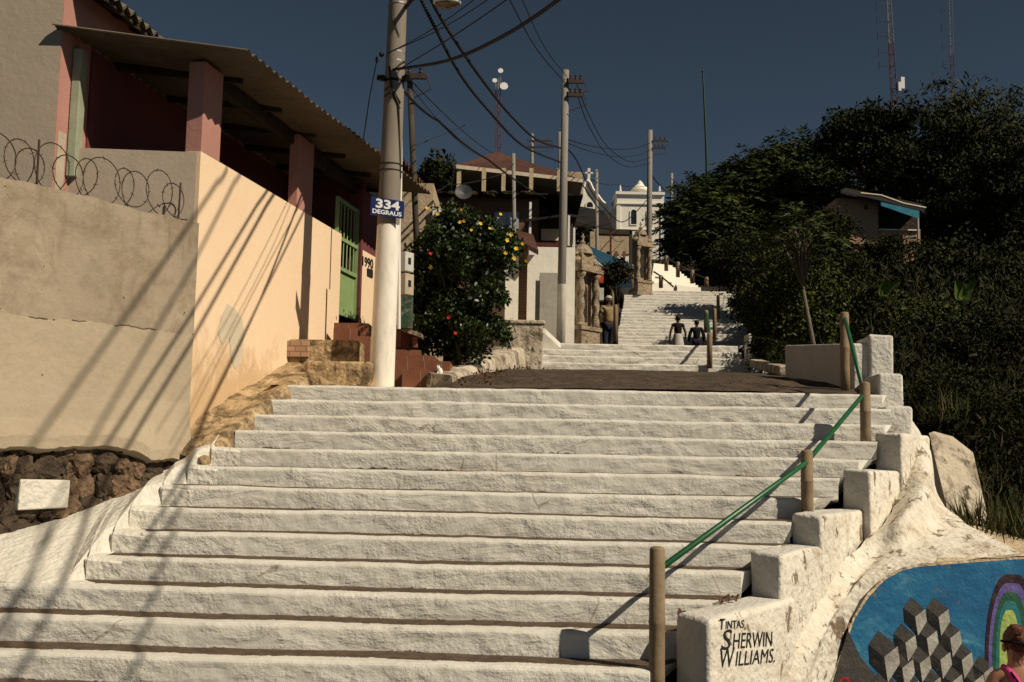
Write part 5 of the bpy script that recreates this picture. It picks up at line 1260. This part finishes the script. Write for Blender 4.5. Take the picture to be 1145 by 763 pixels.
mb = MB(); mb.tube([(-.085, -.10, 1.452), (-.04, -.13, 1.38), (.03, -.155, 1.25), (.09, -.145, 1.12)], .008, 6); addcloth(wo, 'bag_strap', mb, M['cloth_black'], sc_, loc, -.12)

# ------------------------------------------------------------------ vegetation
rng = np.random.default_rng(5)
def leaf_obj(name, C, size, mat, parent=None, asp=.5, droop=0.0, N=None, loc=None, dirs=None, round_=False):
    """one small leaf blade at each point"""
    n = len(C); C = np.asarray(C, dtype=np.float64)
    d = rng.normal(size=(n, 3)) if dirs is None else np.asarray(dirs)+rng.normal(size=(n, 3))*.25
    d[:, 2] -= droop; d /= np.linalg.norm(d, axis=1)[:, None]+1e-9
    u = rng.normal(size=(n, 3)); u -= (u*d).sum(1)[:, None]*d; u /= np.linalg.norm(u, axis=1)[:, None]+1e-9
    w_ = np.cross(d, u)
    L = (np.asarray(size)*(.6+.8*rng.random(n)))[:, None]; Wd = L*asp
    nv = 6 if round_ else 4
    if round_: V = np.stack([C, C+d*L*.28+u*Wd*.42+w_*L*.05, C+d*L*.66+u*Wd*.40+w_*L*.05, C+d*L-w_*L*.08, C+d*L*.66-u*Wd*.40+w_*L*.05, C+d*L*.28-u*Wd*.42+w_*L*.05], 1).reshape(-1, 3)
    else: V = np.stack([C, C+d*L*.45+u*Wd*.5+w_*L*.06, C+d*L-w_*L*.05, C+d*L*.45-u*Wd*.5+w_*L*.06], 1).reshape(-1, 3)
    off = np.array(world_loc(parent)) if parent is not None else (np.array(loc) if loc is not None else np.zeros(3)); V = V-off
    me = bpy.data.meshes.new(name); me.vertices.add(nv*n); me.vertices.foreach_set('co', V.ravel())
    me.loops.add(nv*n); me.loops.foreach_set('vertex_index', np.arange(nv*n)); me.polygons.add(n)
    me.polygons.foreach_set('loop_start', np.arange(n)*nv); me.polygons.foreach_set('loop_total', np.full(n, nv)); me.materials.append(mat); me.update(); me.validate()
    o = bpy.data.objects.new(name, me); col.objects.link(o)
    if parent is not None: o.parent = parent
    else: o.location = off
    return o
def crown_pts(c, r_, nclump, per, cr, flat=.7, low=-.6, shell=.55):
    out = []; cl = []
    while len(cl) < nclump:
        v = rng.normal(size=3); v /= np.linalg.norm(v)
        if v[2] < low: continue
        rad = (shell+(1-shell)*rng.random())*(1+.22*noise.noise(Vector(v*2.3)+Vector(c)))
        cl.append(np.array(c)+v*rad*np.array(r_))
    for q in cl:
        k = int(per*(.5+rng.random())); s_ = cr*(.6+.8*rng.random())
        p = rng.normal(size=(k, 3)); p /= np.linalg.norm(p, axis=1)[:, None]; p *= (rng.random(k)**.45)[:, None]*s_; p[:, 2] *= flat
        out.append(q+p)
    return np.concatenate(out), cl
def tree(base, c, r_, label, mat, nclump=60, per=130, cr=.7, leaf=.16, trunk=.14, bark='bark', grp='trees and shrubs on the right hillside', name='tree', low=-.6, droop=0, asp=.5, limbs=14, cat='tree', flat=.7, shell=.55):
    o = thing(name, base, label, cat, grp)
    P, cl = crown_pts(c, r_, nclump, per, cr, flat, low, shell); leaf_obj('crown', P, leaf, mat, o, asp, droop)
    base = Vector(base); cc = Vector(c); mb = MB(); f_ = base.lerp(cc, .62)+Vector((trunk*.8, 0, 0))
    mb.tube([base, base.lerp(f_, .5)+Vector((-trunk*.5, trunk*.3, 0)), f_], [trunk*1.3, trunk, trunk*.7], 9)
    for q in cl[:limbs]:
        q = Vector(q); m2 = f_.lerp(q, .5)+Vector((0, 0, .12*r_[2])); mb.tube([f_, m2, q], [trunk*.5, trunk*.28, trunk*.08], 6)
    mb.build('trunk', M[bark], o, smooth=True); return o
def on(px, Y, lift=-.1):   # ground point below a pixel column
    p = W(px, 400, Y); return Vector((p.x, Y, gz(p.x, Y)+lift))
def cr_(px, py, Y): p = W(px, py, Y); return (p.x, p.y, p.z)
K = lambda px, Y: px*Y/F
# flowering bush
bb = Vector((W(515, 412, 12.6).x, 12.9, .85))
hb = thing('hibiscus_bush', bb, 'dense dark bush with yellow and red flowers beside the big pole', 'bush')
P1, c1 = crown_pts(cr_(520, 275, 13.0), (K(66, 13), .55, K(44, 13)), 100, 130, .17, .8, -1, .5)
P2, c2 = crown_pts(cr_(518, 355, 13.0), (K(56, 13), .5, K(60, 13)), 84, 120, .16, .8, -1, .4)
P3, c3 = crown_pts(cr_(485, 330, 13.3), (K(34, 13), .4, K(80, 13)), 56, 110, .16, .8, -1, .3)
leaf_obj('foliage', np.concatenate([P1, P2, P3]), .055, M['leaf_bush'], hb, .6, .5, round_=True)
mb = MB()
for k in range(10):
    q = Vector(c1[k]) if k % 2 else Vector(c2[k]); mb.tube([bb+Vector((rnd.uniform(-.08, .08), 0, 0)), bb.lerp(q, .5)+Vector((0, .1, .1)), q], [.03, .018, .006], 6)
mb.build('stems', M['bark'], hb)
def flower(px, py, Y, s_, mat, par, name='flower'):
    c = W(px, py, Y); mb = MB(); ax = Vector((rnd.uniform(-.5, .6), -1, rnd.uniform(-.2, .6))).normalized()
    a = ax.cross(Vector((0, 0, 1))).normalized(); b_ = ax.cross(a)
    for k in range(5):
        t = 2*math.pi*k/5+rnd.random()*.3; d = a*math.cos(t)+b_*math.sin(t); s2_ = -a*math.sin(t)+b_*math.cos(t)
        mb.add([c, c+d*s_*.55+s2_*s_*.42+ax*s_*.25, c+d*s_+ax*s_*.38, c+d*s_*.55-s2_*s_*.42+ax*s_*.25], [(0, 1, 2, 3)])
    mb.tube([c, c+ax*s_*.5], s_*.08, 5); mb.build(name, mat, par)
for (px, py) in [(517, 234), (514, 250), (518, 247), (560, 240), (477, 234), (490, 240), (548, 255), (538, 251), (528, 258), (482, 298), (567, 268), (584, 272), (590, 292), (578, 279), (566, 284), (575, 289), (572, 262)]:
    flower(px+rnd.uniform(-1, 1), py+rnd.uniform(-1, 1), 12.30+rnd.random()*.15, .020+.013*rnd.random(), M['petal_y'], hb)
for (px, py) in [(502, 355), (509, 373), (481, 284)]: flower(px, py, 12.45, .026, M['petal_r'], hb, 'red_flower')
for (px, py, s_) in ((468, 352, .05), (505, 300, .05)): pass
# pot tree with reddish leaves by the landing
tree(Vector((W(690, 340, 28).x, 28, 2.6)), cr_(690, 306, 28), (K(17, 28), .4, K(15, 28)), 'small shrub with reddish leaves between the two oratories', M['leaf_brown'], 22, 70, .2, .10, .04, name='shrub', cat='shrub', low=-1, grp='shrubs up the left side')
tree(Vector((W(682, 350, 31).x, 31, 2.7)), cr_(677, 318, 31), (K(10, 31), .4, K(18, 31)), 'dark green shrub behind the man in the khaki shirt', M['leaf_dark'], 16, 70, .2, .10, .04, name='shrub', cat='shrub', low=-1, grp='shrubs up the left side')
# tree behind the left roofs
tree(Vector((W(495, 300, 36).x, 36, 4)), cr_(497, 200, 36), (K(22, 36), 1.0, K(22, 36)), 'dark tree behind the roofs between the big pole and the hip roof', M['leaf_dark'], 26, 120, .5, .17, .12, low=-1, grp='shrubs up the left side')
tree(Vector((W(660, 330, 40).x, 40, 6)), cr_(650, 262, 40), (K(14, 40), .8, K(16, 40)), 'dark shrub seen under the stall roof near the church', M['leaf_dark'], 16, 90, .4, .15, .08, low=-1, name='shrub', cat='shrub', grp='shrubs up the left side')

# feathery trees (pinnate fronds)
def feather_tree(base, c, r_, label, nf, ln, trunk, lowz=-.9):
    o = thing('feathery_tree', base, label, 'tree', 'trees and shrubs on the right hillside'); C_ = []; D_ = []; hub = []
    P = []
    for f_ in range(nf):
        v = rng.normal(size=3); v /= np.linalg.norm(v)
        if v[2] < lowz: v[2] = -v[2]
        rad = (.35+.65*rng.random()**.6)*(1+.3*noise.noise(Vector(v*2.1)+Vector(c)*.3))
        p = np.array(c)+v*rad*np.array(r_); out = v*np.array([1, 1, .3]); out /= np.linalg.norm(out)+1e-6
        a_ = rng.random()*6.28; out = out+.7*np.array([math.cos(a_), math.sin(a_), rng.normal()*.3]); out /= np.linalg.norm(out)
        side = np.cross(out, [0, 0, 1]); side /= np.linalg.norm(side)+1e-6; L = ln*(.6+.7*rng.random())
        for k in range(13):
            t = k/12; q = p+out*L*t+np.array([0, 0, .18*L*t-.45*L*t*t])
            for s_ in (-1, 1):
                C_.append(q); D_.append(side*s_+out*.45+np.array([0, 0, -.25]))
        hub.append(p)
    n = len(C_); C_ = np.array(C_); D_ = np.array(D_)
    leaf_obj('crown', C_, ln*.26, M['leaf_feather'], o, .22, 0, dirs=D_)
    mb = MB(); base = Vector(base); cc = Vector(c); f0 = base.lerp(cc, .7)
    mb.tube([base, base.lerp(f0, .5)+Vector((.1, 0, 0)), f0], [trunk, trunk*.8, trunk*.55], 8)
    for q in hub[:26]: q = Vector(q); mb.tube([f0, f0.lerp(q, .5)+Vector((0, 0, .3)), q], [trunk*.35, trunk*.2, trunk*.06], 5)
    mb.build('trunk', M['bark_pale'], o, smooth=True)
feather_tree(on(905, 56), cr_(862, 243, 57), (K(88, 57), 2.6, K(58, 57)), 'broad feathery tree left of the brick hut, with a pale trunk', 1700, 1.45, .18)
feather_tree(on(800, 56), cr_(795, 252, 55), (K(48, 55), 1.8, K(40, 55)), 'feathery tree beside the church pole, overhanging the turning steps', 760, 1.4, .14)
feather_tree(on(930, 58), cr_(890, 200, 59), (K(54, 59), 1.6, K(34, 59)), 'feathery treetop rising left of the dark mango trees', 560, 1.45, .14)
G = M['leaf_dark']
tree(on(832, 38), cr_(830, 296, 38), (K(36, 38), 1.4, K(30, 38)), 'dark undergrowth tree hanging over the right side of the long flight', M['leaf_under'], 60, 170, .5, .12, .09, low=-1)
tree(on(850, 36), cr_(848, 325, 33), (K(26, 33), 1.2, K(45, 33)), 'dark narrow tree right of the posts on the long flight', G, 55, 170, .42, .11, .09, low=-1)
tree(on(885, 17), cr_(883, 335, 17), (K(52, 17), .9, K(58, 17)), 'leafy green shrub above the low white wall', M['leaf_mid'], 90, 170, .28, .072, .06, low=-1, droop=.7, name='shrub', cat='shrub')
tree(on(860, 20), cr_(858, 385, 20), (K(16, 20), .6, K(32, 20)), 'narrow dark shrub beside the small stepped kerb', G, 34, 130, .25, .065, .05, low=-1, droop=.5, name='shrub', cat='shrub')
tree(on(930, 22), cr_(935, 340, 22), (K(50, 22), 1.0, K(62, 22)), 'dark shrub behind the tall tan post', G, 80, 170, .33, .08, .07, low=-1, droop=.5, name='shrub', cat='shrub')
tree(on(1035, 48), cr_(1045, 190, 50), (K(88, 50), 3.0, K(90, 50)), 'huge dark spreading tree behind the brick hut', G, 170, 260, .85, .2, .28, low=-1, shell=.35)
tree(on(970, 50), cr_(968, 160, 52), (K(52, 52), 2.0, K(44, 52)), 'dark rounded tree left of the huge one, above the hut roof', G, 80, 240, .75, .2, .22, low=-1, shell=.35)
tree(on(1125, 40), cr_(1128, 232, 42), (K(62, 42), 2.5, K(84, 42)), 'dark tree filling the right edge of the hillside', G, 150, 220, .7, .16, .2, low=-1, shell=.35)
tree(on(1100, 34), cr_(1085, 330, 32), (K(75, 32), 2, K(70, 32)), 'low dark tree below the one at the right edge', G, 110, 200, .55, .13, .12, low=-1, shell=.35)
tree(on(1000, 34), cr_(1000, 297, 33.5), (K(62, 33), 1.6, K(34, 33)), 'dark shrub in front of the hut wall', G, 70, 180, .42, .11, .08, low=-1, name='shrub', cat='shrub')
tree(on(905, 33), cr_(922, 285, 34), (K(26, 34), 1.2, K(24, 34)), 'dark shrub half covering the left corner of the hut', G, 26, 110, .4, .14, .06, low=-1, name='shrub', cat='shrub')
tree(on(1010, 24), cr_(1015, 370, 23), (K(60, 23), 1.4, K(52, 23)), 'olive shrub behind the tallest wall block', M['leaf_mid'], 75, 170, .33, .08, .06, low=-1, droop=.4, name='shrub', cat='shrub')
tree(on(1110, 18), cr_(1105, 410, 18), (K(62, 18), 1.2, K(66, 18)), 'low brownish shrub right of the stepped wall', M['leaf_under'], 80, 170, .28, .065, .05, low=-1, droop=.3, name='shrub', cat='shrub')
tree(on(1050, 15), cr_(1060, 455, 14), (K(46, 14), .9, K(52, 14)), 'dark weedy shrub just behind the leaning slab', G, 60, 170, .2, .05, .04, low=-1, droop=.2, name='shrub', cat='shrub')
tree(on(1130, 12.5), cr_(1135, 500, 12.5), (K(50, 12.5), .8, K(60, 12.5)), 'dark bush at the right edge above the mural wall', G, 60, 180, .2, .045, .04, low=-1, droop=.2, name='shrub', cat='shrub')
tree(on(1080, 70), cr_(1080, 120, 70), (K(70, 70), 2.5, K(36, 70)), 'wispy bamboo top showing above the dark trees', M['leaf_bamboo'], 90, 16, 1.1, .55, .08, low=-1, asp=.2, droop=.9, shell=.2, limbs=40, name='bamboo', cat='bamboo')
tree(on(1150, 62), cr_(1142, 140, 62), (K(38, 62), 2.5, K(50, 62)), 'wispy bamboo at the far right edge against the sky', M['leaf_bamboo'], 80, 18, 1.0, .45, .08, low=-1, asp=.2, droop=.9, shell=.2, limbs=40, name='bamboo', cat='bamboo')
feather_tree(on(908, 15.5), cr_(893, 262, 15.5), (K(46, 15.5), .5, K(26, 15.5)), 'slender pale trunked feathery tree rising above the low white wall', 110, .42, .045)
tree(on(1050, 46), cr_(1052, 255, 45), (K(34, 45), 1.6, K(30, 45)), 'dark shrub just right of the hut awning', G, 44, 200, .6, .15, .1, low=-1, name='shrub', cat='shrub')
tree(on(932, 36), cr_(930, 262, 36), (K(22, 36), 1.0, K(24, 36)), 'dark shrub against the left wall of the hut', G, 30, 180, .42, .11, .07, low=-1, name='shrub', cat='shrub')
# banana leaves
def banana(px, py, Y, h, lean, label, n=3):
    b_ = W(px, py, Y); o = thing('banana_plant', b_, label, 'plant', 'banana plants on the hillside')
    for k in range(n):
        a_ = lean+(k-(n-1)/2)*.5; mb = MB(); rows = []
        for j in range(15):
            t = j/14; c = b_+Vector((math.sin(a_)*h*t*(.3+.7*t), -.2*t, h*t*(1-.25*t))); wd = .16*h*math.sin(math.pi*min(1, .12+t*.88))**.7*(t > .25)+.01
            rows.append([c+Vector((-wd*math.cos(a_)*1, 0, wd*.4*math.sin(a_))), c+Vector((0, .04, 0)), c+Vector((wd*math.cos(a_), 0, -wd*.4*math.sin(a_)))])
        mb.grid(rows); mb.build('leaf', M['leaf_banana'], o, smooth=True)
banana(986, 338, 21, .6, .35, 'banana plant with one bright upright leaf behind the low wall', 2)
banana(1075, 345, 22, .8, .05, 'taller banana plant with narrow upright leaves right of the tallest block', 2)
banana(950, 322, 27, .6, -.4, 'small banana plant under the brick hut', 2)
# undergrowth and grass: uncountable
pts = []
while len(pts) < 75000:
    Y = 9.6+rng.random()**1.5*45; X = xc(Y)+interp(Y, [(9, 4.0), (12, 4.2), (40, 3.6)])+rng.random()*Y*.55
    if X/Y > .62: continue
    if Y < 13.6 and X < 4.15: continue
    pts.append((X, Y, gz(X, Y)+rng.random()**2*.5*(1+Y*.03)))
leaf_obj('undergrowth', pts, .06+.006*np.array(pts)[:, 1], M['leaf_under'], None, .2, -.9); tag(bpy.data.objects['undergrowth'], 'dark tangled undergrowth covering the right hillside', 'undergrowth', kind='stuff')
pts = []
while len(pts) < 9000:
    Y = 9.8+rng.random()*9; X = xc(Y)+4.2+rng.random()*Y*.4
    if X/Y > .62 or (Y < 13.6 and X < 4.3): continue
    pts.append((X, Y, gz(X, Y)+.1+rng.random()**2*.6))
leaf_obj('dry_weeds', pts, .16, M['leaf_brown'], None, .12, -1.2); tag(bpy.data.objects['dry_weeds'], 'dry brownish weeds on the slope beside the stepped wall', 'weeds', kind='stuff')
pts = []; dr = []
for (px, py, Y, n) in [(1075, 602, 9.4, 90), (1100, 606, 9.4, 160), (1135, 612, 9.5, 220), (1120, 600, 10.3, 260), (1150, 600, 10.6, 260), (1090, 560, 11, 160), (1120, 545, 12, 260), (935, 410, 15, 90), (1060, 470, 13, 120)]:
    c = W(px, py, Y)
    for k in range(n):
        q = c+Vector((rng.normal()*.16, rng.normal()*.2, -.05)); pts.append(tuple(q)); dr.append((rng.normal()*.35, rng.normal()*.35, 1))
leaf_obj('grass', pts, .42, M['grass'], None, .035, 0, dirs=dr); tag(bpy.data.objects['grass'], 'tufts of long grass behind the mural wall and slab', 'grass', kind='stuff')
# fallen leaves along the kerb
pts = []
for k in range(260):
    t = rnd.random()**1.3; Y = 10.75+9*t; l = interp(Y, [(10.5, -.62), (12, -.50), (13.6, -.30), (16, .0), (20, .45)])
    X = l+abs(rnd.gauss(0, .22)); pts.append((X, Y-.05*(X+1.66)*.5, interp(Y, RAMP)+.03))
leaf_obj('leaf_litter', pts, .038, M['deadleaf'], None, .6, 0); tag(bpy.data.objects['leaf_litter'], 'brown fallen leaves strewn along the left kerb of the ramp', 'leaf litter', kind='stuff')
